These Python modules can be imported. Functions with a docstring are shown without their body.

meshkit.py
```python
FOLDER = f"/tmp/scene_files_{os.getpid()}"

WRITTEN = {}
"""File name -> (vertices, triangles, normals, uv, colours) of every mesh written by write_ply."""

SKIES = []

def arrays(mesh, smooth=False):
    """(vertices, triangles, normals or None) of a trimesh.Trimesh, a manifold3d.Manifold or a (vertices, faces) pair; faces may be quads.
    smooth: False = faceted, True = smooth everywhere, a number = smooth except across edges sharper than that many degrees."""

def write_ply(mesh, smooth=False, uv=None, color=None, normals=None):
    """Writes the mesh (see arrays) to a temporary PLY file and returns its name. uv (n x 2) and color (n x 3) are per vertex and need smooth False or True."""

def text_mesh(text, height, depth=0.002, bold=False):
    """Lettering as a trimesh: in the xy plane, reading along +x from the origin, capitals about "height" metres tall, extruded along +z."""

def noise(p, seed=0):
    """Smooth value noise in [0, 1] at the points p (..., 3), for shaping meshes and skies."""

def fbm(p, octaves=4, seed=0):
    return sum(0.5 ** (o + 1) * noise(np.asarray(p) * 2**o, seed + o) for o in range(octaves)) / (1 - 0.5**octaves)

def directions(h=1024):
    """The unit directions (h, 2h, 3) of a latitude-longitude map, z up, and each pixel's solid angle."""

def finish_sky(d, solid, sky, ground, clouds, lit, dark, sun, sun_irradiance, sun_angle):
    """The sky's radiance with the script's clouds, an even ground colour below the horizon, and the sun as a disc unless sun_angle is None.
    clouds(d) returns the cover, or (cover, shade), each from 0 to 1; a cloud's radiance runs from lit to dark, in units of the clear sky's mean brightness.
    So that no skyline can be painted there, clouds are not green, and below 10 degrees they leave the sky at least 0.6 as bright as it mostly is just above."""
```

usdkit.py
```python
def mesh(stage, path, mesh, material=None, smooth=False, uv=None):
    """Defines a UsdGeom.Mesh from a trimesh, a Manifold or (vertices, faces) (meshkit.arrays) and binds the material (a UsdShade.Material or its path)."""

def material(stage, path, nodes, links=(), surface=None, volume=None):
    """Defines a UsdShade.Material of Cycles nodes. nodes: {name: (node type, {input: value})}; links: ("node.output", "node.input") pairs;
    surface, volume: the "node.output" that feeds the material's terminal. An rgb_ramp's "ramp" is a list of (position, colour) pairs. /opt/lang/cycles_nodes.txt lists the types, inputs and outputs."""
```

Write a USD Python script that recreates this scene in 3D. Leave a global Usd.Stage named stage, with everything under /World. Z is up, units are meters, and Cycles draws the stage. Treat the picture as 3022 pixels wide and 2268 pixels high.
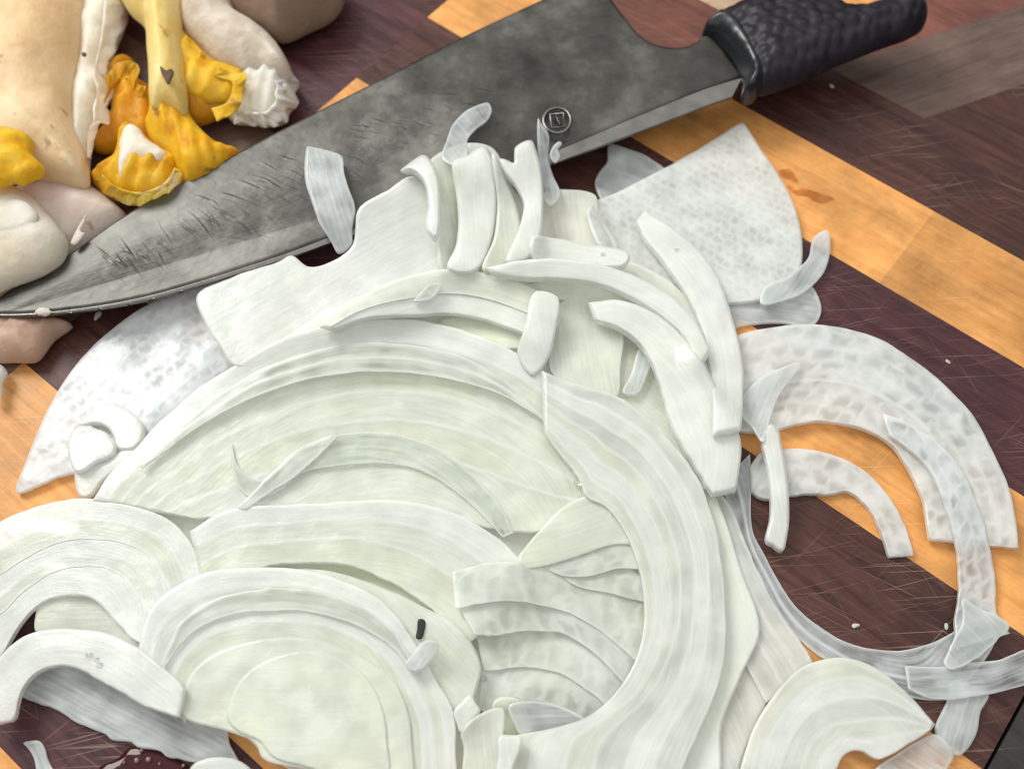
import math, random, numpy as np, trimesh, shapely, usdkit, meshkit
from shapely.geometry import Polygon
from scipy.spatial import Delaunay, cKDTree
from scipy import ndimage as ndi
from pxr import Usd, UsdGeom, UsdLux, Gf, Sdf, Vt

stage = Usd.Stage.CreateInMemory()
UsdGeom.SetStageUpAxis(stage, UsdGeom.Tokens.z); UsdGeom.SetStageMetersPerUnit(stage, 1.0)
UsdGeom.Xform.Define(stage, '/World'); UsdGeom.Scope.Define(stage, '/World/Looks')

# ------------------------------------------------------------------ camera (solved from the board's joints)
FPX, CX, CY, DIST, PIT = 3000.0, 1511.0, 1134.0, 0.24, math.radians(62)
FW = np.array([0, math.cos(PIT), -math.sin(PIT)]); RT = np.array([1.0, 0, 0]); UP = np.cross(RT, FW)
CAM = -DIST * FW
cam = UsdGeom.Camera.Define(stage, '/World/camera')
m = Gf.Matrix4d(*RT, 0, *UP, 0, *(-FW), 0, *CAM, 1)
cam.AddTransformOp().Set(m)
HAP = 6.0
cam.CreateHorizontalApertureAttr(HAP); cam.CreateVerticalApertureAttr(HAP * .75)
cam.CreateFocalLengthAttr(HAP * FPX / 3022.0)
cam.CreateFStopAttr(2.2); cam.CreateFocusDistanceAttr(0.222)
cam.CreateClippingRangeAttr(Gf.Vec2f(.01, 20)); cam.CreateExposureAttr(0.68)

# ------------------------------------------------------------------ kitchen key light and added ceiling-bounce fill
def rect_light(name, pos, target, w, h, inten, col):
    l = UsdLux.RectLight.Define(stage, '/World/' + name)
    p = np.array(pos, float); z = p - np.array(target, float); z /= np.linalg.norm(z)
    x = np.cross([0, 1, .01], z); x /= np.linalg.norm(x); y = np.cross(z, x)
    l.AddTransformOp().Set(Gf.Matrix4d(*x, 0, *y, 0, *z, 0, *p, 1))
    l.CreateWidthAttr(w); l.CreateHeightAttr(h); l.CreateIntensityAttr(inten); l.CreateColorAttr(Gf.Vec3f(*col))
rect_light('kitchen_window_light', (-0.75, 0.75, 1.0), (0, 0, 0), .6, .6, 9.2, (1.0, .985, .95))
rect_light('ceiling_light', (0.15, 0.1, 2.2), (0.15, 0.1, 0), 6.5, 6.5, .66, (1.0, .99, .97))  # added fill panel, stands in for light bounced around the room

# ------------------------------------------------------------------ helpers
CROP = dict(n=(0, 0, 1), d=(0, 0, 1 / 1.36618), c1=(0, 0, 1.8445), c2=(1000, 0, 1.8445), c3=(1900, 0, 1.844), c4=(0, 800, 1.8445), c5=(1000, 800, 1.8445),
            c6=(1900, 800, 1.844), c7=(0, 1400, 1.9127), c8=(1000, 1400, 1.9127), c9=(1950, 1400, 1.9123))
def nat(crop, pts):
    ox, oy, s = CROP[crop]
    return np.array([(ox + p[0] / s, oy + p[1] / s) for p in pts])
def rays(uv):
    uv = np.asarray(uv, float)
    return FW + RT * ((uv[:, :1] - CX) / FPX) - UP * ((uv[:, 1:2] - CY) / FPX)
def P3(uv, z):
    d = rays(uv); t = (np.asarray(z, float) - CAM[2]) / d[:, 2]
    return CAM + t[:, None] * d
COUNT = {}
def numbered(parent, name):
    k = (parent, name); COUNT[k] = COUNT.get(k, -1) + 1
    return f'{parent}/{name}' + ('' if COUNT[k] == 0 else f'_{COUNT[k]:03d}')
def tag(prim, label=None, cat=None, group=None, kind=None):
    for k, v in (('label', label), ('category', cat), ('group', group), ('kind', kind)):
        if v: prim.SetCustomDataByKey(k, v)
    return prim
def thing(name, label, cat, group=None, loc=None):
    x = UsdGeom.Xform.Define(stage, numbered('/World', name))
    return tag(x.GetPrim(), label, cat, group)
def mesh(name, ms, mat, parent='/World', uv=None, edge=None, smooth=True):
    if not isinstance(parent, str): parent = str(parent.GetPath())
    me = usdkit.mesh(stage, numbered(parent, name), ms, MATS[mat] if isinstance(mat, str) else mat, smooth=smooth, uv=uv)
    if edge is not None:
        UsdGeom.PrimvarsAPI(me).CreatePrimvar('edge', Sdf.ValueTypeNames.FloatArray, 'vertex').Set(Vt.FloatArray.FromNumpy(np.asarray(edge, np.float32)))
    return me.GetPrim()
def catmull(P, n=14, closed=True):
    P = np.asarray(P, float); out = []
    N = len(P)
    for i in range(N if closed else N - 1):
        if closed: p0, p1, p2, p3 = P[(i - 1) % N], P[i], P[(i + 1) % N], P[(i + 2) % N]
        else:
            p1, p2 = P[i], P[i + 1]; p0 = P[i - 1] if i else 2 * p1 - p2; p3 = P[i + 2] if i + 2 < N else 2 * p2 - p1
        t0 = 0; t1 = t0 + max(np.linalg.norm(p1 - p0), 1e-6) ** .5; t2 = t1 + max(np.linalg.norm(p2 - p1), 1e-6) ** .5; t3 = t2 + max(np.linalg.norm(p3 - p2), 1e-6) ** .5
        for t in np.linspace(t1, t2, n, endpoint=False):
            A1 = (t1 - t) / (t1 - t0) * p0 + (t - t0) / (t1 - t0) * p1; A2 = (t2 - t) / (t2 - t1) * p1 + (t - t1) / (t2 - t1) * p2; A3 = (t3 - t) / (t3 - t2) * p2 + (t - t2) / (t3 - t2) * p3
            B1 = (t2 - t) / (t2 - t0) * A1 + (t - t0) / (t2 - t0) * A2; B2 = (t3 - t) / (t3 - t1) * A2 + (t - t1) / (t3 - t1) * A3
            out.append((t2 - t) / (t2 - t1) * B1 + (t - t1) / (t2 - t1) * B2)
    if not closed: out.append(P[-1])
    return np.array(out)
def resample(c, step=None, n=None, closed=False):
    if closed: c = np.vstack([c, c[:1]])
    L = np.r_[0, np.cumsum(np.linalg.norm(np.diff(c, axis=0), axis=1))]
    if n is None: n = max(8, int(L[-1] / step))
    s = np.linspace(0, L[-1], n + 1 if closed else n)
    if closed: s = s[:-1]
    return np.stack([np.interp(s, L, c[:, k]) for k in (0, 1)], 1)
def wavy(c, amp, seed, scale=70.):
    t = np.roll(c, -1, 0) - np.roll(c, 1, 0); nrm = np.stack([-t[:, 1], t[:, 0]], 1) / np.maximum(np.linalg.norm(t, axis=1, keepdims=True), 1e-6)
    q = np.c_[c / scale, np.full(len(c), seed * 3.7)]
    return c + nrm * (meshkit.fbm(q, 3, seed)[:, None] - .5) * 2 * amp
def tri_poly(outline, step):
    """boundary outline (px) -> points, triangles, distance to rim (px)"""
    poly = Polygon(outline)
    if not poly.is_valid:
        poly = poly.buffer(0)
        if poly.geom_type != 'Polygon': poly = max(poly.geoms, key=lambda g: g.area)
    b = resample(np.array(poly.exterior.coords)[:-1], step * .8, closed=True)
    poly = Polygon(b).buffer(0)
    if poly.geom_type != 'Polygon': poly = max(poly.geoms, key=lambda g: g.area)
    pts = [b]
    x0, y0, x1, y1 = poly.bounds
    for ins in (.45, 1.0, 1.8):
        q = poly.buffer(-ins * step)
        for g in getattr(q, 'geoms', [q]):
            if not g.is_empty: pts.append(resample(np.array(g.exterior.coords)[:-1], step * .95, closed=True))
    gx, gy = np.meshgrid(np.arange(x0, x1, step), np.arange(y0, y1, step * .87))
    gx[1::2] += step / 2
    g = np.c_[gx.ravel(), gy.ravel()]; q = poly.buffer(-2.4 * step)
    if not q.is_empty: pts.append(g[shapely.contains_xy(q, g[:, 0], g[:, 1])])
    p = np.vstack(pts)
    d = Delaunay(p).simplices; c = p[d].mean(1)
    tri = d[shapely.contains_xy(poly, c[:, 0], c[:, 1])]
    a = np.cross(p[tri[:, 1]] - p[tri[:, 0]], p[tri[:, 2]] - p[tri[:, 0]])
    tri[a > 0] = tri[a > 0][:, ::-1]          # pixel y runs down: this makes them face up in the world
    used = np.unique(tri); mp = np.full(len(p), -1); mp[used] = np.arange(len(used))
    p = p[used]; tri = mp[tri]
    dist = cKDTree(resample(np.array(poly.exterior.coords)[:-1], step * .2, closed=True)).query(p)[0]
    return p, tri, dist
def boundary_edges(tri):
    e = np.vstack([tri[:, [0, 1]], tri[:, [1, 2]], tri[:, [2, 0]]]); key = {}
    for a, b in e: key[(a, b)] = 1
    return np.array([(a, b) for a, b in e if (b, a) not in key])
def shell(top, bot, tri):
    n = len(top); be = boundary_edges(tri)
    f = [tri, tri[:, ::-1] + n, np.c_[be[:, 0], be[:, 0] + n, be[:, 1] + n], np.c_[be[:, 0], be[:, 1] + n, be[:, 1]]]
    return np.vstack([top, bot]), np.vstack(f)

def shell2(top, bot, tri):
    """like shell, with the side wall on its own vertices so that the cut edges stay crisp; also says which point every vertex comes from"""
    n = len(top); be = boundary_edges(tri); u = np.unique(be); mp = np.full(n, -1); mp[u] = np.arange(len(u)); k = len(u)
    a, b = mp[be[:, 0]] + 2 * n, mp[be[:, 1]] + 2 * n
    f = np.vstack([tri, tri[:, ::-1] + n, np.c_[a, a + k, b + k], np.c_[a, b + k, b]])
    return (np.vstack([top, bot, top[u], bot[u]]), f), np.r_[np.arange(n), np.arange(n), u, u]

# ------------------------------------------------------------------ height field on which every piece is laid
RES = 0.0006; GX0, GY0, GW, GH = -0.19, -0.15, 700, 640
H = np.zeros((GH, GW))
def cell(xy): return np.c_[(xy[:, 1] - GY0) / RES, (xy[:, 0] - GX0) / RES]
def splat(xy, z):
    g = np.full((GH, GW), -1.0); c = np.round(cell(xy)).astype(int)
    ok = (c[:, 0] >= 0) & (c[:, 0] < GH) & (c[:, 1] >= 0) & (c[:, 1] < GW)
    np.maximum.at(g, (c[ok, 0], c[ok, 1]), np.asarray(z)[ok] if np.ndim(z) else z)
    m = ndi.binary_closing(g > -.5, np.ones((5, 5)), iterations=1) | (g > -.5)
    if m.any() and np.ndim(z):
        idx = ndi.distance_transform_edt(g < -.5, return_indices=True)[1]
        g = np.where(m, g[tuple(idx)], -1.0)
    return g, m
def stack(xy, z):
    g, m = splat(xy, z); H[m] = np.maximum(H[m], g[m])
def base_of(mask, sig, pct):
    if not mask.any(): return np.zeros_like(H)
    mf = mask.astype(float)
    w = ndi.gaussian_filter(mf, sig); b = ndi.gaussian_filter(H * mf, sig) / np.maximum(w, 1e-9)
    ex = (H - b)[mask]; b = b + max(0, np.percentile(ex, pct))
    b = np.maximum(b, H); ps = max(2.0, .35 * sig); b2 = ndi.gaussian_filter(np.where(mask, b, 0), ps) / np.maximum(ndi.gaussian_filter(mf, ps), 1e-9)
    b2 = b2 + max(0, np.percentile((H - b2)[mask], 96))
    idx = ndi.distance_transform_edt(~mask, return_indices=True)[1]
    return b2[tuple(idx)]
def sample(f, xy): return ndi.map_coordinates(f, cell(xy).T, order=1, mode='nearest')
def settle(uv, sig, pct, extra=0.0):
    """rests the pixel footprint uv on whatever lies below; returns the underside height at every point"""
    z = np.full(len(uv), float(np.median(sample(H, P3(uv, np.zeros(len(uv)))[:, :2]))))
    for _ in range(4):
        xy = P3(uv, z)[:, :2]
        m = splat(xy, 1.0)[1]
        z = .3 * z + .7 * (sample(base_of(m, sig, pct), xy) + 1.5e-4)
    return z + extra
MM_PX = 12.5   # photograph pixels per millimetre near the middle

# ------------------------------------------------------------------ materials
MATS = {}
def mat(name, nodes, links, surface): MATS[name] = usdkit.material(stage, '/World/Looks/' + name, nodes, links, surface=surface); return MATS[name]
def onion_mat(name, ca, cb, trans, cells=False, fibre=1.0, rough=.29, cw=6.0, rh=4.3, vein=.45):
    N = {'pos': ('geometry', {}), 'uv': ('texture_coordinate', {}),
         'n1': ('noise_texture', {'scale': 55., 'detail': 3., 'roughness': .55}),
         'r1': ('rgb_ramp', {'ramp': [(.32, ca), (.68, cb)]}),
         'mp': ('mapping', {'mapping_type': 'point', 'scale': (.07, 1.25, 1)}),
         'n2': ('noise_texture', {'scale': 1., 'detail': 4., 'roughness': .6}),
         'n3': ('noise_texture', {'scale': 420., 'detail': 3., 'roughness': .6}),
         'n4': ('noise_texture', {'scale': 150., 'detail': 2.}),
         'mx': ('mix_float', {'fac': .7}), 'vx': ('mix_float', {'fac': .12 if cells else vein}),
         'bp': ('bump', {'strength': .42 * fibre, 'distance': .0007}),
         'p': ('principled_bsdf', {'subsurface_method': 'random_walk', 'subsurface_weight': .42, 'subsurface_radius': (1, 1, .95), 'subsurface_scale': .0014, 'coat_weight': .55, 'coat_roughness': .09, 'coat_ior': 1.36, 'roughness': rough, 'ior': 1.38, 'specular_ior_level': .5}),
         'tr': ('transparent_bsdf', {'color': (.95, .96, .94)}),
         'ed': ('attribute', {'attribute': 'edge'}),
         'tm': ('map_range', {'from_min': .38, 'from_max': .62, 'to_min': trans * 1.25, 'to_max': trans * .5, 'clamp': True}),
         'inv': ('math', {'math_type': 'multiply_add', 'value2': -.75, 'value3': 1.0}),
         'tf': ('math', {'math_type': 'multiply', 'use_clamp': True}),
         'mo': ('map_range', {'from_min': .36, 'from_max': .62, 'to_min': .945, 'to_max': 1.03, 'clamp': True}), 'mv': ('combine_color', {}), 'mm': ('mix_color', {'blend_type': 'multiply', 'fac': 1.}),
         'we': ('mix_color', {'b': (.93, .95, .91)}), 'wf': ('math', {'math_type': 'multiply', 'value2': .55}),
         'out': ('mix_closure', {})}
    L = [('pos.position', 'n1.vector'), ('n1.fac', 'r1.fac'), ('uv.UV', 'mp.vector'), ('mp.vector', 'n2.vector'), ('pos.position', 'n3.vector'), ('pos.position', 'n4.vector'),
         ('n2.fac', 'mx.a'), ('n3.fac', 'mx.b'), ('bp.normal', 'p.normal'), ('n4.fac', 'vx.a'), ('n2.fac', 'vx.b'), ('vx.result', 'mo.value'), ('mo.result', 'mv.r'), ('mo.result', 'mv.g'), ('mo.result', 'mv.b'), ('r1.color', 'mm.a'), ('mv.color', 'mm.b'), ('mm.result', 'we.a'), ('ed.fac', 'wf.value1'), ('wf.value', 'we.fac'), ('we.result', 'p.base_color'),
         ('vx.result', 'tm.value'), ('ed.fac', 'inv.value1'), ('inv.value', 'tf.value1'), ('p.BSDF', 'out.closure1'), ('tr.BSDF', 'out.closure2'), ('tf.value', 'out.fac')]
    if cells:
        N['wn'] = ('noise_texture', {'scale': .9 / cw, 'detail': 2.})
        N['wa'] = ('mix_color', {'blend_type': 'add', 'fac': 1.0})
        N['ws'] = ('mix_color', {'blend_type': 'multiply', 'fac': 1.0, 'b': (1.6 * cw, 1.6 * rh, 0)})
        N['bk'] = ('brick_texture', {'scale': 1., 'brick_width': cw, 'row_height': rh, 'mortar_size': .42 * min(cw, rh), 'mortar_smooth': 1.0, 'color1': (1, 1, 1), 'color2': (.72, .72, .72), 'mortar': (.4, .4, .4), 'offset': .37})
        N['tb'] = ('math', {'math_type': 'multiply'}); N['bw'] = ('rgb_to_bw', {})
        N['hm'] = ('math', {'math_type': 'multiply_add', 'value2': -.05})
        L += [('uv.UV', 'wn.vector'), ('wn.color', 'ws.a'), ('ws.result', 'wa.a'), ('uv.UV', 'wa.b'), ('wa.result', 'bk.vector'), ('bk.color', 'bw.color'), ('bw.val', 'tb.value1'), ('tm.result', 'tb.value2'), ('tb.value', 'tf.value2'),
              ('bw.val', 'hm.value1'), ('mx.result', 'hm.value3'), ('hm.value', 'bp.height')]
    else:
        L += [('tm.result', 'tf.value2'), ('mx.result', 'bp.height')]
    return mat(name, N, L, 'out.closure')
W, Y, G, B = (.80, .83, .76), (.80, .82, .60), (.78, .82, .70), (.79, .79, .74)
onion_mat('onion_white', (.905, .955, .90), (.895, .945, .83), .16)
onion_mat('onion_pale', (.885, .94, .84), (.875, .93, .74), .26)
onion_mat('onion_yellow', (.87, .93, .71), (.87, .93, .81), .26)
onion_mat('onion_green', (.81, .90, .56), (.85, .92, .75), .12)
onion_mat('onion_clear', (.86, .93, .92), (.82, .88, .87), .55)
onion_mat('onion_film', (.84, .90, .91), (.78, .84, .86), .68)
onion_mat('onion_veil', (.87, .94, .87), (.85, .92, .82), .72)
onion_mat('onion_cell', (.87, .91, .87), (.84, .88, .84), .52, cells=True, cw=5.2, rh=3.6)
onion_mat('onion_dimple', (.88, .94, .89), (.84, .89, .83), .38, cells=True, cw=2.4, rh=1.9)
onion_mat('onion_cellclear', (.85, .90, .89), (.80, .85, .85), .66, cells=True, cw=4.5, rh=3.4)
onion_mat('onion_core', (.87, .93, .72), (.87, .93, .82), .2, vein=.12)
onion_mat('onion_mottled', (.86, .92, .92), (.82, .88, .88), .46, cells=True, cw=3.2, rh=2.6)
onion_mat('onion_fan', (.87, .94, .87), (.82, .88, .76), .5, cells=True, cw=5.0, rh=9.)
onion_mat('onion_beige', (.86, .91, .84), (.83, .87, .78), .3)
onion_mat('onion_base', (.87, .93, .84), (.85, .92, .74), 0.)

# ------------------------------------------------------------------ cutting board
TH = math.radians(-38.57); E1 = np.array([math.cos(TH), math.sin(TH)]); E2 = np.array([-math.sin(TH), math.cos(TH)])
def wood(name, c0, c1, rough, dark, streak, ang, seed, scr):
    N = {'pos': ('geometry', {}), 'oi': ('object_info', {}),
         'm1': ('mapping', {'mapping_type': 'texture', 'rotation': (0, 0, ang), 'scale': (1 / 28., 1 / 420., 1 / 50.), 'location': (seed, seed * .7, 0)}),
         'n1': ('noise_texture', {'scale': 1., 'detail': 6., 'roughness': .65, 'distortion': .7}),
         'n0': ('noise_texture', {'scale': 46., 'detail': 5., 'roughness': .68}),
         'r1': ('rgb_ramp', {'ramp': [(.3, c0), (.5, tuple((np.array(c0) + c1) / 2)), (.72, c1)]}),
         'tone': ('map_range', {'from_min': 0, 'from_max': 1, 'to_min': .82, 'to_max': 1.15}),
         'mt': ('map_range', {'from_min': .3, 'from_max': .7, 'to_min': .62, 'to_max': 1.3, 'clamp': True}),
         'v0': ('combine_color', {}), 'v1': ('combine_color', {}),
         'x0': ('mix_color', {'blend_type': 'multiply', 'fac': 1.}), 'x1': ('mix_color', {'blend_type': 'multiply', 'fac': 1.}),
         'p': ('principled_bsdf', {'ior': 1.46, 'specular_ior_level': .3}),
         'rr': ('map_range', {'from_min': .3, 'from_max': .7, 'to_min': rough - .1, 'to_max': rough + .12, 'clamp': True}),
         'bp': ('bump', {'strength': .35, 'distance': .0004})}
    L = [('pos.position', 'm1.vector'), ('m1.vector', 'n1.vector'), ('n1.fac', 'r1.fac'), ('pos.position', 'n0.vector'), ('oi.random', 'tone.value'), ('n0.fac', 'mt.value'), ('n0.fac', 'rr.value'), ('rr.result', 'p.roughness'),
         ('tone.result', 'v0.r'), ('tone.result', 'v0.g'), ('tone.result', 'v0.b'), ('mt.result', 'v1.r'), ('mt.result', 'v1.g'), ('mt.result', 'v1.b'),
         ('r1.color', 'x0.a'), ('v0.color', 'x0.b'), ('x0.result', 'x1.a'), ('v1.color', 'x1.b'), ('n1.fac', 'bp.height'), ('bp.normal', 'p.normal')]
    prev = 'x1.result'
    N['cl'] = ('noise_texture', {'scale': 30. + seed * 9, 'detail': 2.}); N['cm'] = ('map_range', {'from_min': .42, 'from_max': .66, 'to_min': .12, 'to_max': 1.25, 'clamp': True}); L += [('pos.position', 'cl.vector'), ('cl.fac', 'cm.value')]
    # knife scratches: thin, long streaks in a few directions, lighter than the oiled wood
    for k, (a, sc, wd, lo, fac) in enumerate(scr):
        N[f's{k}'] = ('mapping', {'mapping_type': 'texture', 'rotation': (0, 0, a), 'scale': (1 / sc, 1 / wd, 1), 'location': (.31 * k, .17 * k, 0)})
        N[f'q{k}'] = ('noise_texture', {'scale': 1., 'detail': 1., 'roughness': .4})
        N[f't{k}'] = ('map_range', {'from_min': lo, 'from_max': lo + .05, 'to_min': 0., 'to_max': fac, 'clamp': True})
        N[f'y{k}'] = ('mix_color', {'b': streak}); N[f'u{k}'] = ('math', {'math_type': 'multiply'})
        L += [('pos.position', f's{k}.vector'), (f's{k}.vector', f'q{k}.vector'), (f'q{k}.fac', f't{k}.value'), (f't{k}.result', f'u{k}.value1'), ('cm.result', f'u{k}.value2'), (f'u{k}.value', f'y{k}.fac'), (prev, f'y{k}.a')]
        prev = f'y{k}.result'
    L.append((prev, 'p.base_color'))
    mat(name, N, L, 'p.BSDF')
SCR = [(.05, 30, 1900, .66, .36), (-.5, 34, 2300, .685, .34), (.75, 40, 2500, .69, .3), (-1.2, 44, 2300, .70, .3), (.25, 26, 2100, .67, .34)]
wood('walnut', (.034, .011, .010), (.120, .050, .038), .40, True, (.36, .25, .20), TH, .1, SCR)
wood('purple_walnut', (.042, .012, .017), (.112, .042, .046), .38, True, (.36, .25, .22), TH, .5, SCR)
wood('red_walnut', (.12, .042, .030), (.21, .085, .062), .42, True, (.4, .26, .2), TH, .3, SCR[:2])
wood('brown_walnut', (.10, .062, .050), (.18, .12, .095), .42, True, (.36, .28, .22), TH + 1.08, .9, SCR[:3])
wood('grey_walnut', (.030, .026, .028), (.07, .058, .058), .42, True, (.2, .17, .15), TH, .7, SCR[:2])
wood('maple', (.56, .24, .062), (.76, .38, .125), .42, False, (.76, .48, .25), TH, .2, SCR[:3])
wood('tan_maple', (.50, .34, .22), (.60, .43, .29), .45, False, (.66, .5, .36), TH, .2, SCR[:2])
board = thing('cutting_board', 'wooden cutting board of dark walnut and orange maple strips under everything', 'cutting board')
def st(s, t): return E1 * s * 1e-3 + E2 * t * 1e-3
def plank(q, m_, name='plank', z0=-.03, gap=.000008):
    poly = Polygon(q).buffer(-gap, join_style=2); c = .00003
    inner = poly.buffer(-c, join_style=2)
    a = np.array(poly.exterior.coords)[:-1]; b = np.array(inner.exterior.coords)[:-1]
    if Polygon(a).exterior.is_ccw is False: a = a[::-1]
    if Polygon(b).exterior.is_ccw is False: b = b[::-1]
    k = int(np.argmin(np.linalg.norm(b - a[0], axis=1))); b = np.roll(b, -k, 0)
    n = len(a); v = np.vstack([np.c_[b, np.zeros(n)], np.c_[a, np.full(n, -c)], np.c_[a, np.full(n, z0)]])
    f = [(0, i, i + 1) for i in range(1, n - 1)]
    for i in range(n):
        j = (i + 1) % n
        f += [(n + i, j, i), (n + i, n + j, j), (2 * n + i, n + j, n + i), (2 * n + i, 2 * n + j, n + j)]
    f += [(2 * n, 2 * n + i + 1, 2 * n + i) for i in range(1, n - 1)]
    mesh(name, (v, f), m_, board, smooth=False)
rows = [-186, -157, -127, -97.3, -68, -38.4, -9.2, 20.2, 49.1, 79.5, 108.1, 135.1]
cuts = {0: (-30,), 1: (40,), 2: (10,), 3: (-20,), 4: (30,), 5: (0,), 6: (40,), 7: (30,), 8: (10,), 9: (54,), 10: (-8,)}
for k in range(11):
    ss = [-95, *cuts[k], 125.8]
    for j, (a, b) in enumerate(zip(ss[:-1], ss[1:])):
        if k % 2 == 1: mm = 'maple'
        else: mm = ('walnut', 'purple_walnut')[(k // 2 + j) % 2]
        if k == 10 and j == 0: mm = 'red_walnut'
        plank([st(a, rows[k]), st(b, rows[k]), st(b, rows[k + 1]), st(a, rows[k + 1])], mm)
# end border on the left and right, the slanted blocks beyond the last joint
yy = [-186, -97.3, 20.2, 79.5, 135.1]
for a, b, mm in zip(yy[:-1], yy[1:], ('walnut', 'brown_walnut', 'purple_walnut', 'walnut')):
    plank([st(-190, a), st(-95, a), st(-95, b), st(-190, b)], mm)
for a, b, mm in zip(yy[:-1], yy[1:], ('grey_walnut', 'grey_walnut', 'walnut', 'maple')):
    plank([st(126.5, a), st(190, a), st(190, b), st(126.5, b)], mm)
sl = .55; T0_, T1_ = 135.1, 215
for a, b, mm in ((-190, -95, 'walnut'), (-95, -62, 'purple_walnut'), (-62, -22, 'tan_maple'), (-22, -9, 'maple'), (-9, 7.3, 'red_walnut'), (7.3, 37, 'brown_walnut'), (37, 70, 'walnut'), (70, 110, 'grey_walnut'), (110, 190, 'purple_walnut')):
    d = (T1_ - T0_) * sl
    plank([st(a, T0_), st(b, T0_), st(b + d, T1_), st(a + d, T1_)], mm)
# counter under the board
mat('counter', {'n': ('noise_texture', {'scale': 30., 'detail': 5.}), 'pos': ('geometry', {}), 'r': ('rgb_ramp', {'ramp': [(.3, (.10, .095, .09)), (.7, (.17, .16, .15))]}), 'p': ('principled_bsdf', {'roughness': .35})},
    [('pos.position', 'n.vector'), ('n.fac', 'r.fac'), ('r.color', 'p.base_color')], 'p.BSDF')
cb = trimesh.creation.box((1.6, 1.6, .03)); cb.apply_translation((0, 0, -.047))
tag(mesh('counter_top', cb, 'counter', smooth=False), 'grey stone counter under the cutting board', 'counter', kind='structure')

# ------------------------------------------------------------------ knife
KP = P3(nat('n', [(0, 933)]), np.array([.009]))[0]; KH = P3(nat('n', [(2166, 250)]), np.array([.0125]))[0]
KA = (KH - KP)[:2]; KL = np.linalg.norm(KA); KA /= KL; KN = np.array([-KA[1], KA[0]])
def blade_z(xy):
    s = (xy - KP[:2]) @ KA / KL
    return .0085 + .0045 * s
def on_plane(uv, zf, add=0.0):
    z = np.full(len(uv), .01)
    for _ in range(5): z = zf(P3(uv, z)[:, :2]) + add
    return P3(uv, z)
spine = nat('n', [(-6, 886), (90, 823), (184, 770), (369, 642), (530, 548), (705, 455), (900, 354), (1095, 255), (1369, 114), (1500, 52), (1612, 0), (1700, -42), (1770, -40)])
drop = nat('n', [(1800, 0), (1824, 33), (1857, 76), (1895, 117), (1949, 140), (2019, 142), (2063, 122), (2086, 100)])
edge_low = nat('n', [(2166, 272), (2100, 294), (1880, 378), (1661, 460), (1480, 527), (1300, 592), (1130, 652), (970, 707), (851, 751), (700, 801), (596, 834), (434, 881), (304, 908), (163, 928), (60, 936), (-6, 937)])
edge_up = nat('n', [(2196, 217), (2100, 245), (1880, 333), (1694, 412), (1480, 500), (1300, 570), (1130, 634), (970, 692), (851, 738), (700, 790), (596, 824), (434, 872), (304, 900), (163, 921), (60, 930), (-6, 932)])
def poly_line(*cs): return np.vstack(cs)
bl = poly_line(catmull(spine, 8, False), catmull(drop, 6, False), nat('n', [(2130, 140)]), catmull(edge_up, 8, False))
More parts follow.
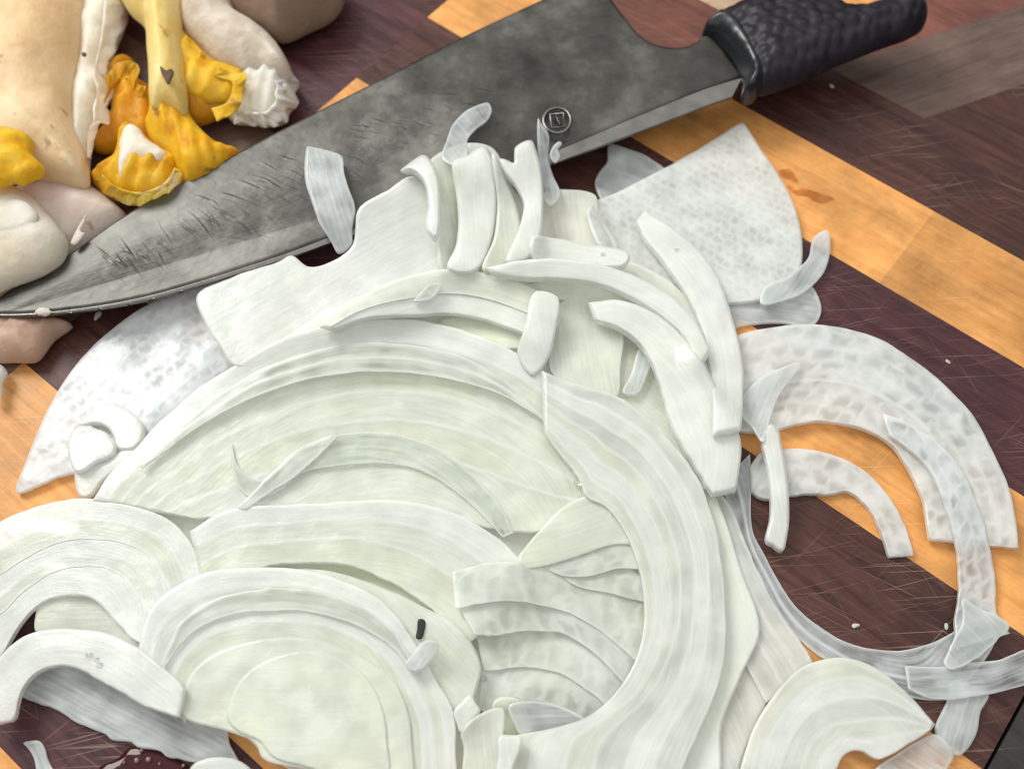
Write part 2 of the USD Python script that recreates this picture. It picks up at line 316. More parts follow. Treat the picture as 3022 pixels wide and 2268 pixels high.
mat('blade_steel', {'pos': ('geometry', {}), 'n1': ('noise_texture', {'scale': 45., 'detail': 5., 'roughness': .65}), 'n2': ('noise_texture', {'scale': 330., 'detail': 4., 'roughness': .7}),
                    'mp': ('mapping', {'mapping_type': 'texture', 'rotation': (0, 0, math.atan2(KA[1], KA[0])), 'scale': (1 / 160., 1 / 1900., 1)}), 'n3': ('noise_texture', {'scale': 1., 'detail': 3.}),
                    'r1': ('rgb_ramp', {'ramp': [(.3, (.036, .036, .032)), (.52, (.088, .086, .078)), (.72, (.20, .196, .18))]}),
                    'rr': ('map_range', {'from_min': .3, 'from_max': .7, 'to_min': .33, 'to_max': .52, 'clamp': True}),
                    'a': ('mix_float', {'fac': .4}), 'bp': ('bump', {'strength': .3, 'distance': .0003}), 'p': ('principled_bsdf', {'metallic': .85, 'specular_ior_level': .5})},
    [('pos.position', 'n1.vector'), ('pos.position', 'n2.vector'), ('pos.position', 'mp.vector'), ('mp.vector', 'n3.vector'), ('n1.fac', 'r1.fac'), ('r1.color', 'p.base_color'), ('n1.fac', 'rr.value'), ('rr.result', 'p.roughness'),
     ('n2.fac', 'a.a'), ('n3.fac', 'a.b'), ('a.result', 'bp.height'), ('bp.normal', 'p.normal')], 'p.BSDF')
mat('edge_steel', {'pos': ('geometry', {}), 'n1': ('noise_texture', {'scale': 200., 'detail': 4.}), 'r1': ('rgb_ramp', {'ramp': [(.3, (.17, .165, .155)), (.7, (.26, .255, .24))]}), 'p': ('principled_bsdf', {'metallic': 1., 'roughness': .33})},
    [('pos.position', 'n1.vector'), ('n1.fac', 'r1.fac'), ('r1.color', 'p.base_color')], 'p.BSDF')
mat('handle_rubber', {'pos': ('geometry', {}), 'n1': ('noise_texture', {'scale': 160., 'detail': 4.}), 'r1': ('rgb_ramp', {'ramp': [(.3, (.008, .007, .010)), (.7, (.026, .020, .030))]}), 'bp': ('bump', {'strength': .3, 'distance': .0004}), 'p': ('principled_bsdf', {'roughness': .5, 'specular_ior_level': .3})},
    [('pos.position', 'n1.vector'), ('n1.fac', 'r1.fac'), ('n1.fac', 'bp.height'), ('bp.normal', 'p.normal'), ('r1.color', 'p.base_color')], 'p.BSDF')
mat('collar', {'p': ('principled_bsdf', {'base_color': (.018, .02, .024), 'roughness': .28})}, [], 'p.BSDF')
knife = thing('kitchen_knife', 'large dark forged chef knife with black pebbled handle lying behind the onions', 'knife')
rng = np.random.default_rng(5)
uv, tri, dist = tri_poly(bl, 3.6)
top = on_plane(uv, blade_z)
q = top[:, :2] - KP[:2]; ks, kn = q @ KA * 1e3, q @ KN * 1e3          # mm along / across
# forging marks: short raised flakes and nicks scattered over the lower half of the blade
up_c = P3(nat('n', spine), np.full(len(spine), .011)); 
dz = np.zeros(len(top)); tr_ = cKDTree(np.c_[ks, kn])
wid = np.interp(ks, np.linspace(0, KL * 1e3, 6), [0, 16, 27, 33, 36, 38])
marks = []
for _ in range(200):
    s_ = KL * 1e3 * (.12 + .56 * rng.uniform() ** .8); w_ = np.interp(s_, np.linspace(0, KL * 1e3, 6), [0, 16, 27, 33, 36, 38])
    n_ = w_ * np.clip(rng.normal(.36, .2), .05, .76)
    marks.append((s_, n_, rng.uniform(1.2, 4.0), rng.uniform(.14, .28), math.radians(rng.normal(np.interp(s_, [40, 130], [-60, -22]), 11)), rng.choice([-1, 1], p=[.2, .8]) * rng.uniform(.05, .17)))
for s_, n_, L_, w_, a_, h_ in marks:
    i = np.array(tr_.query_ball_point((s_, n_), L_ * 2.2))
    if not len(i): continue
    dx, dy = ks[i] - s_, kn[i] - n_; lx, ly = dx * math.cos(a_) + dy * math.sin(a_), -dx * math.sin(a_) + dy * math.cos(a_) + .02 * (dx ** 2)
    dz[i] += h_ * 1e-3 * np.exp(-(lx / L_) ** 2 * 1.8) * (np.exp(-(ly / w_) ** 2) - .7 * np.exp(-((ly - 1.5 * w_) / w_) ** 2))
dz += (meshkit.fbm(np.c_[ks / 9, kn / 5, kn * 0], 4, 3) - .5) * .00022 + (meshkit.fbm(np.c_[ks / 2.2, kn / 1.1, kn * 0], 3, 8) - .5) * .00005
dz *= np.clip(dist / 20, 0, 1)
rid = np.clip(1 - kn / np.maximum(.62 * wid, 1.), 0, 1); dz -= .0022 * rid ** 1.5 * np.clip(wid / 30, 0, 1)
top2 = top.copy(); top2[:, 2] += dz + .0010 - .0004 * np.clip(1 - dist / 6, 0, 1)
bot = top.copy(); bot[:, 2] = np.minimum(top2[:, 2] - .0006, top[:, 2] - .0008)
mesh('blade', shell(top2, bot, tri), 'blade_steel', knife)
stack(top[:, :2], top[:, 2] + .0012)
eb = poly_line(catmull(edge_low, 8, False), catmull(edge_up, 8, False)[::-1])
uv, tri, dist = tri_poly(eb, 5.0)
du = cKDTree(resample(catmull(edge_up, 8, False), 1.5)).query(uv)[0]; dl = cKDTree(resample(catmull(edge_low, 8, False), 1.5)).query(uv)[0]
t = du / np.maximum(du + dl, 1e-6); top = on_plane(uv, blade_z)
a = top.copy(); ke = (top[:, :2] - KP[:2]) @ KA * 1e3; we = np.clip(np.interp(ke, np.linspace(0, KL * 1e3, 6), [0, 16, 27, 33, 36, 38]) / 30, 0, 1)
a[:, 2] += .0008 - .0021 * we - .0004 * t; b = top.copy(); b[:, 2] += .0002 - .0021 * we - .0005 * t
mesh('cutting_edge', shell(a, b, tri), 'edge_steel', knife); stack(top[:, :2], a[:, 2])
# stamped maker's mark: a circle with an upright stroke in a small box
lc = on_plane(nat('c2', [(1185, 672)]), blade_z)[0]
def tube_path(pts, r, n=8, closed=False):
    pts = np.asarray(pts, float); N = len(pts); v, f = [], []
    for i in range(N):
        tg = pts[(i + 1) % N if closed else min(i + 1, N - 1)] - pts[(i - 1) % N if closed else max(i - 1, 0)]; tg /= np.linalg.norm(tg)
        a = np.cross(tg, [0, 0, 1.0]); a /= max(np.linalg.norm(a), 1e-9); b = np.cross(a, tg)
        rr = r[i] if np.ndim(r) else r
        for k in range(n): an = 2 * math.pi * k / n; v.append(pts[i] + rr * (a * math.cos(an) + b * math.sin(an)))
    for i in range(N if closed else N - 1):
        for k in range(n):
            p, q_ = i * n + k, i * n + (k + 1) % n; r_, s_ = ((i + 1) % N) * n + k, ((i + 1) % N) * n + (k + 1) % n
            f += [(p, q_, r_), (q_, s_, r_)]
    if not closed:
        v += [pts[0], pts[-1]]
        for k in range(n): f += [(len(v) - 2, (k + 1) % n, k), (len(v) - 1, (N - 1) * n + k, (N - 1) * n + (k + 1) % n)]
    return np.array(v), np.array(f)
def on_blade(c2pts, up=.0011):
    p = on_plane(nat('c2', c2pts), blade_z); p[:, 2] += up; return p
mk = [(1187 + 74 * math.cos(a), 672 + 68 * math.sin(a)) for a in np.linspace(0, 2 * math.pi, 40, endpoint=False)]
mesh('stamped_ring', tube_path(on_blade(mk), .00048, closed=True), 'edge_steel', knife)
mesh('stamped_mark', tube_path(on_blade([(1180, 648), (1192, 672), (1206, 700)]), .0005), 'collar', knife)
mesh('stamped_mark', tube_path(on_blade([(1148, 640), (1222, 634), (1226, 706), (1158, 712)]), .0003, closed=True), 'edge_steel', knife)
def inflate(outline, z0, R, hk=1.0, step=9.0, flat=0.35, lump=0.0, lscale=8.0, seed=1, disp=None, power=.5, tilt=None):
    """a rounded solid over an outline (px): height follows the distance to the rim up to R millimetres; the underside is flatter"""
    uv, tri, dist = tri_poly(outline, step)
    mid = P3(uv, np.full(len(uv), z0))
    if tilt is not None:
        zz = z0 + tilt[0] * (uv[:, 0] - uv[:, 0].mean()) / 1000 + tilt[1] * (uv[:, 1] - uv[:, 1].mean()) / 1000; mid = P3(uv, zz)
    # distance measured in the world
    dm = dist / MM_PX * 1e-3 * (np.linalg.norm(mid - CAM, axis=1) / DIST)
    x = np.clip(dm / (R * 1e-3), 0, 1); h = R * 1e-3 * np.maximum(1 - (1 - x) ** 2, 0) ** power * hk
    top = mid.copy(); bot = mid.copy()
    if lump: h = h * (1 + lump * (meshkit.fbm(np.c_[mid[:, :2] * 1e3 / lscale, np.full(len(mid), seed)], 4, seed) - .5) * 2)
    h = h + .00034 * (meshkit.fbm(np.c_[mid[:, :2] * 1e3 / 2.2, np.full(len(mid), seed + .3)], 4, seed + 5) - .5) * 2 * np.clip(x * 4, 0, 1)
    top[:, 2] += h; bot[:, 2] = np.maximum(bot[:, 2] - h * flat, .0002)
    if disp is not None: top[:, 2] += disp(uv, mid) * np.clip(x * 3, 0, 1)
    stack(top[:, :2], top[:, 2])
    return shell(top, bot, tri)
hd = catmull(nat('c3', [(400, 110), (470, 60), (560, 18), (680, -20), (800, -34), (920, -26), (1010, 15), (1080, 50), (1150, 60), (1280, 32), (1420, 2), (1500, 18), (1536, 80), (1515, 160), (1430, 215), (1300, 262), (1150, 320), (1010, 378), (960, 405), (860, 450), (720, 500), (620, 520), (560, 440)]), 8)
def pebbles(uv, mid):
    g = np.array([((i + .5 * (j % 2)) * 3.7, j * 3.2) for i in range(-5, 45) for j in range(-12, 16)], float)
    g += np.random.default_rng(2).uniform(-1.0, 1.0, g.shape); q = (mid[:, :2] - KH[:2]); q = np.c_[q @ KA, q @ KN] * 1e3
    d = cKDTree(g).query(q)[0]; return .0007 * np.maximum(0, 1 - (d / 1.9) ** 2)
hm = inflate(hd, .0125, 11.5, .68, 6.5, flat=.4, disp=pebbles)
mesh('handle', hm, 'handle_rubber', knife)
co = catmull(nat('c3', [(318, 190), (330, 150), (400, 95), (455, 110), (530, 180), (590, 290), (640, 400), (636, 500), (590, 535), (535, 528), (540, 440), (520, 380), (450, 280), (380, 215)]), 6)
mesh('collar', inflate(co, .0135, 5, 1.3, 6., flat=1.0), 'collar', knife)
H[H > .017] = .017

# ------------------------------------------------------------------ mushrooms
def mush(name, ramp, rough=.55, scale=60., sss=.35, spot=None, bump=.5, stretch=None):
    N = {'pos': ('geometry', {}), 'n1': ('noise_texture', {'scale': scale, 'detail': 5., 'roughness': .6}), 'r1': ('rgb_ramp', {'ramp': ramp}), 'n2': ('noise_texture', {'scale': 500., 'detail': 3.}),
         'bp': ('bump', {'strength': bump, 'distance': .0006}), 'p': ('principled_bsdf', {'roughness': rough, 'subsurface_weight': sss, 'subsurface_radius': (1, .7, .4), 'subsurface_scale': .0016, 'ior': 1.4, 'specular_ior_level': .3})}
    L = [('n1.fac', 'r1.fac'), ('pos.position', 'n2.vector'), ('n2.fac', 'bp.height'), ('bp.normal', 'p.normal')]
    if stretch: N['mp'] = ('mapping', {'mapping_type': 'texture', 'scale': stretch}); L += [('pos.position', 'mp.vector'), ('mp.vector', 'n1.vector')]
    else: L.append(('pos.position', 'n1.vector'))
    c = 'r1.color'
    if spot:
        N['n5'] = ('noise_texture', {'scale': 190., 'detail': 3., 'roughness': .5}); N['t5'] = ('map_range', {'from_min': .66, 'from_max': .72, 'to_min': 0., 'to_max': .75, 'clamp': True}); N['x5'] = ('mix_color', {'b': spot})
        L += [('pos.position', 'n5.vector'), ('n5.fac', 't5.value'), ('t5.result', 'x5.fac'), (c, 'x5.a')]; c = 'x5.result'
    L.append((c, 'p.base_color')); mat(name, N, L, 'p.BSDF')
mush('tan_cap', [(.3, (.66, .43, .23)), (.5, (.78, .56, .32)), (.7, (.84, .66, .44))], spot=(.42, .26, .17), scale=28.)
mush('white_flesh', [(.3, (.70, .60, .45)), (.7, (.86, .79, .66))], scale=140.)
mush('chanterelle', [(.3, (.55, .22, .008)), (.5, (.78, .42, .015)), (.75, (.86, .60, .10))], spot=(.22, .11, .03), scale=90., rough=.55)
mush('orange_cap', [(.3, (.46, .17, .008)), (.7, (.72, .33, .012))], scale=90., rough=.5, spot=(.2, .07, .02))
mush('yellow_stem', [(.3, (.74, .50, .13)), (.7, (.84, .68, .32))], spot=(.42, .25, .1), scale=1., rough=.5, stretch=(1 / 420., 1 / 45., 1 / 200.))
mush('grey_oyster', [(.3, (.52, .44, .36)), (.7, (.68, .60, .50))], scale=50., bump=.8)
mush('oyster_white', [(.3, (.66, .61, .53)), (.7, (.76, .72, .63))], scale=120.)
mush('brown_cap', [(.3, (.24, .165, .12)), (.7, (.35, .25, .18))], scale=40.)
mush('button_cap', [(.3, (.58, .46, .40)), (.6, (.70, .61, .54)), (.8, (.76, .70, .62))], scale=45., spot=(.36, .24, .17))
mush('button_stem', [(.3, (.68, .58, .44)), (.7, (.78, .73, .63))], scale=60.)
mush('pink_cap', [(.3, (.40, .24, .17)), (.7, (.58, .40, .30))], scale=60., spot=(.25, .13, .09))
mat('dark_spot', {'p': ('principled_bsdf', {'base_color': (.09, .045, .02), 'roughness': .7})}, [], 'p.BSDF')
def oc(crop, pts, n=8): return catmull(nat(crop, pts), n)
def wr(freq, amp, ang, seed):
    def f(uv, mid):
        u = (uv[:, 0] * math.cos(ang) + uv[:, 1] * math.sin(ang)) / freq
        return amp * 1e-3 * (np.sin(u + 3 * meshkit.fbm(np.c_[uv / 90, uv[:, :1] * 0 + seed], 3, seed)))
    return f
def fb(amp, sc, seed): return lambda uv, mid: amp * 1e-3 * 2 * (meshkit.fbm(np.c_[uv / sc, uv[:, :1] * 0 + seed], 4, seed) - .5)
def frill(crop, outer, inner, zo, zi, amp, waves, th=.9, seed=1):
    a = resample(catmull(nat(crop, outer), 10, False), n=90); b = resample(catmull(nat(crop, inner), 10, False), n=90); m_ = 12
    a = wavy(a, 4, seed, 22.)
    v = np.linspace(0, 1, m_); uv = (b[:, None] * (1 - v[None, :, None]) + a[:, None] * v[None, :, None]).reshape(-1, 2)
    u = np.repeat(np.linspace(0, 1, 90), m_); V = np.tile(v, 90)
    ph = waves * 2 * math.pi * u + 5 * meshkit.fbm(np.c_[u * 6, V, u * 0 + seed], 3, seed)
    z = (zi + (zo - zi) * V ** 1.4 + amp * V * np.sin(ph) + .25 * amp * np.sin(ph * 3.1 + V * 4) * V) * 1e-3
    t_ = th * 1e-3 * (1 - .75 * V ** 3)
    I = np.arange(90 * m_).reshape(90, m_); A, B_, C, D = I[:-1, :-1], I[1:, :-1], I[1:, 1:], I[:-1, 1:]
    tri = np.vstack([np.c_[A.ravel(), B_.ravel(), C.ravel()], np.c_[A.ravel(), C.ravel(), D.ravel()]])
    if np.median(np.cross(uv[tri[:, 1]] - uv[tri[:, 0]], uv[tri[:, 2]] - uv[tri[:, 0]])) > 0: tri = tri[:, ::-1]
    top = P3(uv, np.maximum(z, .0004) + t_ / 2); bot = top.copy(); bot[:, 2] -= t_
    return shell(top, bot, tri)
# pinkish cap under the knife tip
t = thing('brown_mushroom', 'pinkish brown mushroom cap lying under the tip of the knife', 'mushroom')
mesh('cap', inflate(wavy(oc('c4', [(-50, 240), (120, 235), (330, 268), (395, 300), (300, 375), (210, 490), (100, 500), (-50, 480)]), 3, 3), .0022, 6, .9, lump=.3, disp=fb(.8, 25, 3)), 'pink_cap', t)
# big brown cap at the top
t = thing('brown_mushroom', 'smooth dark brown mushroom cap at the top edge behind the oyster mushroom', 'mushroom')
mesh('cap', inflate(wavy(oc('c1', [(1240, -120), (1240, 60), (1290, 120), (1380, 160), (1450, 190), (1525, 226), (1590, 215), (1690, 165), (1790, 115), (1860, 40), (1880, -120)]), 2, 4), .006, 24, .9, lump=.08), 'brown_cap', t)
# tan mushroom
t = thing('pale_mushroom', 'large smooth tan mushroom with a torn white gill edge at the upper left', 'mushroom')
mesh('gill_edge', inflate(wavy(oc('c1', [(440, -120), (700, -120), (694, 100), (640, 250), (600, 340), (580, 420), (625, 465), (632, 520), (580, 590), (615, 630), (614, 682), (560, 645), (525, 740), (495, 850), (484, 960), (440, 900), (400, 740), (390, 600), (410, 450), (440, 260)]), 2, 5, 30), .007, 9, .9, lump=.2, disp=fb(.7, 40, 5)), 'white_flesh', t)
mesh('cap', inflate(oc('c1', [(-160, -140), (300, -140), (500, -120), (482, 100), (468, 250), (440, 400), (417, 560), (424, 700), (470, 850), (490, 960), (482, 1020), (300, 1012), (120, 1000), (-160, 960)]), .010, 17, .85, lump=.12, lscale=14, disp=fb(1.1, 110, 2)), 'tan_cap', t)
mesh('gill_margin', frill('c1', [(702, -60), (696, 100), (642, 250), (602, 340), (582, 420), (630, 468), (636, 520), (582, 590), (620, 635), (614, 688), (558, 655), (524, 745), (495, 860)], [(570, -60), (560, 100), (540, 250), (518, 340), (505, 420), (525, 470), (525, 520), (505, 590), (508, 630), (502, 670), (486, 690), (472, 760), (472, 850)], 7, 16, .9, 9, seed=7), 'white_flesh', t)
mesh('spot', inflate(oc('c1', [(445, 290), (460, 285), (472, 298), (462, 312), (448, 306)], 4), .0175, 1, .6, step=3.), 'dark_spot', t)
# orange chanterelle behind the stem
t = thing('chanterelle', 'dark orange chanterelle with curled cap lobes behind the upright yellow stem', 'mushroom')
mesh('cap', inflate(wavy(oc('c1', [(575, 420), (640, 350), (720, 338), (757, 375), (735, 450), (790, 470), (860, 520), (880, 800), (700, 820), (560, 835), (510, 810), (590, 690), (620, 530)]), 4, 6, 30), .005, 8, .9, lump=.35, lscale=6, disp=wr(9, .6, .2, 6)), 'orange_cap', t)
mesh('cap_lobe', inflate(wavy(oc('c1', [(960, 150), (1010, 185), (1080, 260), (1180, 350), (1260, 385), (1332, 405), (1322, 480), (1280, 560), (1200, 560), (1060, 560), (990, 520)]), 3, 7, 30), .009, 7, .8, lump=.25, disp=wr(9, .45, .6, 7)), 'chanterelle', t)
mesh('cap_lobe', inflate(wavy(oc('c1', [(1000, 420), (1120, 402), (1230, 410), (1325, 425), (1300, 600), (1180, 655), (1060, 685), (1000, 600)]), 3, 8, 30), .005, 7, 1.0, lump=.2, disp=wr(6, .5, .1, 8)), 'orange_cap', t)
mesh('cap_margin', frill('c1', [(545, 470), (572, 420), (640, 345), (715, 333), (760, 372), (738, 445), (795, 470)], [(560, 560), (600, 480), (650, 430), (690, 420), (700, 440), (705, 490), (770, 540)], 13.5, 11.5, .9, 4, seed=3), 'orange_cap', t)
mesh('cap_margin', frill('c1', [(1010, 190), (1080, 260), (1180, 350), (1260, 388), (1338, 402), (1328, 480), (1290, 600), (1180, 660)], [(1000, 290), (1050, 350), (1130, 400), (1200, 425), (1262, 445), (1262, 490), (1230, 560), (1150, 590)], 13.5, 13.5, 1.0, 5, seed=4), 'chanterelle', t)
# oyster mushroom
t = thing('oyster_mushroom', 'grey white oyster mushroom with a curled ragged edge beside the knife spine', 'mushroom')
mesh('gills', inflate(wavy(oc('c1', [(1230, 420), (1330, 410), (1450, 400), (1560, 380), (1600, 440), (1624, 475), (1606, 505), (1622, 560), (1575, 620), (1562, 662), (1480, 688), (1380, 682), (1280, 672), (1240, 630), (1320, 570)]), 4, 9, 24), .0045, 7, 1.0, lump=.25, disp=wr(6, .55, .35, 4)), 'oyster_white', t)
mesh('cap', inflate(wavy(oc('c1', [(985, 70), (1020, 20), (1080, -10), (1160, -90), (1290, -100), (1280, 80), (1380, 138), (1480, 215), (1550, 310), (1590, 420), (1560, 450), (1480, 440), (1420, 400), (1350, 425), (1290, 400), (1200, 372), (1090, 272), (1010, 195)]), 3, 10, 40), .009, 10, .9, lump=.25, lscale=7, disp=wr(22, .5, .9, 6)), 'grey_oyster', t)
mesh('cap_margin', frill('c1', [(1540, 330), (1595, 400), (1628, 470), (1606, 505), (1626, 560), (1575, 622), (1562, 666), (1480, 692), (1380, 686), (1270, 672)], [(1440, 360), (1480, 420), (1505, 470), (1495, 510), (1500, 550), (1475, 580), (1450, 605), (1410, 610), (1350, 610), (1290, 600)], 4.5, 11.5, 1.3, 9, seed=5), 'oyster_white', t)
# big chanterelle: pale stem, gilled flare
t = thing('chanterelle', 'large chanterelle with tall pale yellow stem and bright gilled flare', 'mushroom')
mesh('gills', inflate(wavy(oc('c1', [(820, 520), (920, 500), (1020, 540), (1035, 620), (1090, 705), (1190, 795), (1320, 850), (1240, 920), (1130, 990), (1040, 1020), (980, 960), (930, 860), (840, 790), (795, 700), (820, 620)]), 3, 11, 40), .0085, 8.5, .9, lump=.12, disp=wr(5.5, .5, -.2, 2)), 'chanterelle', t)
mesh('stem', inflate(wavy(oc('c1', [(610, -120), (660, 0), (720, 90), (792, 160), (806, 300), (818, 450), (822, 570), (850, 640), (930, 620), (1010, 640), (1024, 560), (1012, 430), (1000, 250), (992, 90), (1010, -120)]), 2, 12, 50), .0125, 8.5, 1.0, lump=.08, disp=wr(12, .18, 0, 3)), 'yellow_stem', t)
mesh('spot', inflate(oc('c1', [(872, 360), (905, 385), (930, 375), (948, 395), (935, 430), (915, 462), (895, 430), (880, 400)], 4), .0206, 1.2, .35, step=3.), 'dark_spot', t)
# broken chanterelle
t = thing('chanterelle', 'broken golden chanterelle piece with a white torn face against the knife', 'mushroom')
mesh('cap', inflate(wavy(oc('c1', [(505, 985), (560, 930), (640, 850), (655, 740), (720, 690), (800, 760), (880, 830), (990, 870), (1010, 960), (960, 1030), (900, 1080), (820, 1100), (740, 1115), (630, 1085), (540, 1030)]), 4, 13, 30), .0065, 8, .9, lump=.3, lscale=6, disp=wr(7, .7, .5, 13)), 'chanterelle', t)
mesh('torn_face', inflate(wavy(oc('c1', [(668, 730), (715, 684), (762, 708), (800, 762), (870, 806), (905, 850), (870, 892), (770, 885), (705, 930), (664, 990), (648, 870)]), 3, 14, 24), .0118, 3.5, .8, lump=.3), 'white_flesh', t)
mesh('cap_margin', frill('c1', [(500, 985), (556, 1045), (640, 1092), (740, 1122), (830, 1106), (910, 1084), (972, 1030), (1015, 950)], [(560, 950), (612, 1000), (672, 1030), (750, 1045), (825, 1030), (880, 1005), (920, 965), (950, 910)], 7, 13.8, 1.1, 6, seed=6), 'chanterelle', t)
# small chanterelle at the left edge
t = thing('chanterelle', 'small ochre chanterelle cap with folded gills at the left edge', 'mushroom')
mesh('cap', inflate(wavy(oc('c1', [(-70, 715), (30, 712), (100, 716), (155, 742), (188, 785), (182, 850), (242, 912), (232, 965), (190, 985), (130, 1012), (80, 1000), (40, 1012), (-70, 1030)]), 4, 15, 30), .020, 7, .7, lump=.25, disp=wr(8, .45, 1.1, 5)), 'chanterelle', t)
# button mushroom
t = thing('button_mushroom', 'pale button mushroom lying stem up beside the knife blade at the left', 'mushroom')
mesh('cap', inflate(wavy(oc('c1', [(-80, 1180), (60, 1090), (150, 1020), (260, 978), (400, 985), (520, 1040), (620, 1110), (695, 1195), (600, 1290), (470, 1370), (350, 1450), (150, 1580), (-80, 1720)]), 2, 16), .0035, 11, .8, lump=.1, disp=fb(.6, 50, 16)), 'button_cap', t)
mesh('stem', inflate(wavy(oc('c1', [(-80, 1060), (60, 1030), (150, 1060), (215, 1110), (270, 1170), (335, 1250), (372, 1330), (350, 1420), (240, 1500), (80, 1560), (-80, 1600)]), 2, 17), .0105, 9.5, .8, lump=.1), 'button_stem', t)
mesh('stem_end', inflate(oc('c1', [(-80, 1110), (20, 1080), (120, 1090), (190, 1140), (212, 1200), (160, 1270), (60, 1300), (-80, 1300)]), .0165, 3, .6, lump=.1), 'button_stem', t)
mesh('torn_veil', inflate(wavy(oc('c1', [(472, 1165), (432, 1225), (402, 1285), (385, 1325), (405, 1335), (440, 1305), (466, 1272), (446, 1262), (460, 1218)]), 4, 18, 20), .0118, 1.2, .6, step=5), 'white_flesh', t)
# pale scrap at the left edge of the photograph
mesh('onion_scrap', inflate(oc('c4', [(-40, 500), (20, 520), (42, 560), (15, 600), (8, 680), (-40, 700)]), .003, 3, .8), 'onion_clear')
tag(stage.GetPrimAtPath('/World/onion_scrap'), 'small bluish white onion scrap at the left edge below the mushrooms', 'onion scrap')
Hcap = .0145; H[:] = np.minimum(H, Hcap)

# ------------------------------------------------------------------ onions
def profile(d, t, r):
    """top / bottom factors against the distance to the rim: rounded shoulders"""
    x = np.clip(d / r, 0, 1); return 1 - .55 * (1 - np.sqrt(np.maximum(1 - (1 - x) ** 2, 0))), .22 * (1 - np.sqrt(np.maximum(1 - (1 - x) ** 2, 0)))
def lay(items, sig, pct, extra, seed, tilt=None):
    """items: list of (uv, tri, dist_px, st_mm, thickness_mm, dz_mm, material, dome_mm, rim_mm). One footprint, settled together."""
    alluv = np.vstack([i[0] for i in items]); z = settle(alluv, sig, pct, extra * 1e-3)
    if tilt is not None:
        c = nat('d', [tilt[:2]])[0]; dirn = np.array([math.cos(tilt[2]), math.sin(tilt[2])]); z = z + np.clip((alluv - c) @ dirn / MM_PX, 0, None) ** 1.3 * tilt[3] * 1e-3
    out, k = [], 0
    for uv, tri, dist, stc, th, dzm, mt, dome, rim, *di in items:
        zb = z[k:k + len(uv)] + dzm * 1e-3; k += len(uv)
        d = dist / MM_PX; th = th * (.62 if dome else .6); dome = dome * .27; rim = min(rim, .34)
        ft, fbm_ = profile(d, th, rim)
        n = (meshkit.fbm(np.c_[uv / 150., uv[:, :1] * 0 + seed], 3, seed) - .5)
        wob = n * 1.0e-3 * np.clip(d / 4, 0.15, 1)
        dm = dome * 1e-3 * np.sqrt(np.maximum(1 - (1 - np.clip(d / max(d.max(), .1), 0, 1)) ** 2, 0)) if dome else 0
        zt = zb + th * 1e-3 * ft + wob + dm
        top = P3(uv, zt); bot = top.copy(); bot[:, 2] = np.minimum(zb + th * 1e-3 * fbm_ + np.minimum(wob, 0), zt - .0001)
        stack(top[:, :2], zt)
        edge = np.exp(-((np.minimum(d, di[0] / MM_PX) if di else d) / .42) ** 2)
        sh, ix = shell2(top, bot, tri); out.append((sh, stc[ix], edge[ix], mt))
    return out
def poly_item(crop, pts, th, mt, ang=0., seed=1, amp=2.5, dz=0., dome=0., rim=.3, step=9.5, wscale=55.):
    c = wavy(catmull(nat(crop, pts), 10), amp, seed, wscale)
    uv, tri, dist = tri_poly(c, step)
    q = (uv - uv.mean(0)) / MM_PX; stc = np.c_[q[:, 0] * math.cos(ang) + q[:, 1] * math.sin(ang), -q[:, 0] * math.sin(ang) + q[:, 1] * math.cos(ang)]
    return (uv, tri, dist, stc, th, dz, mt, dome, rim)
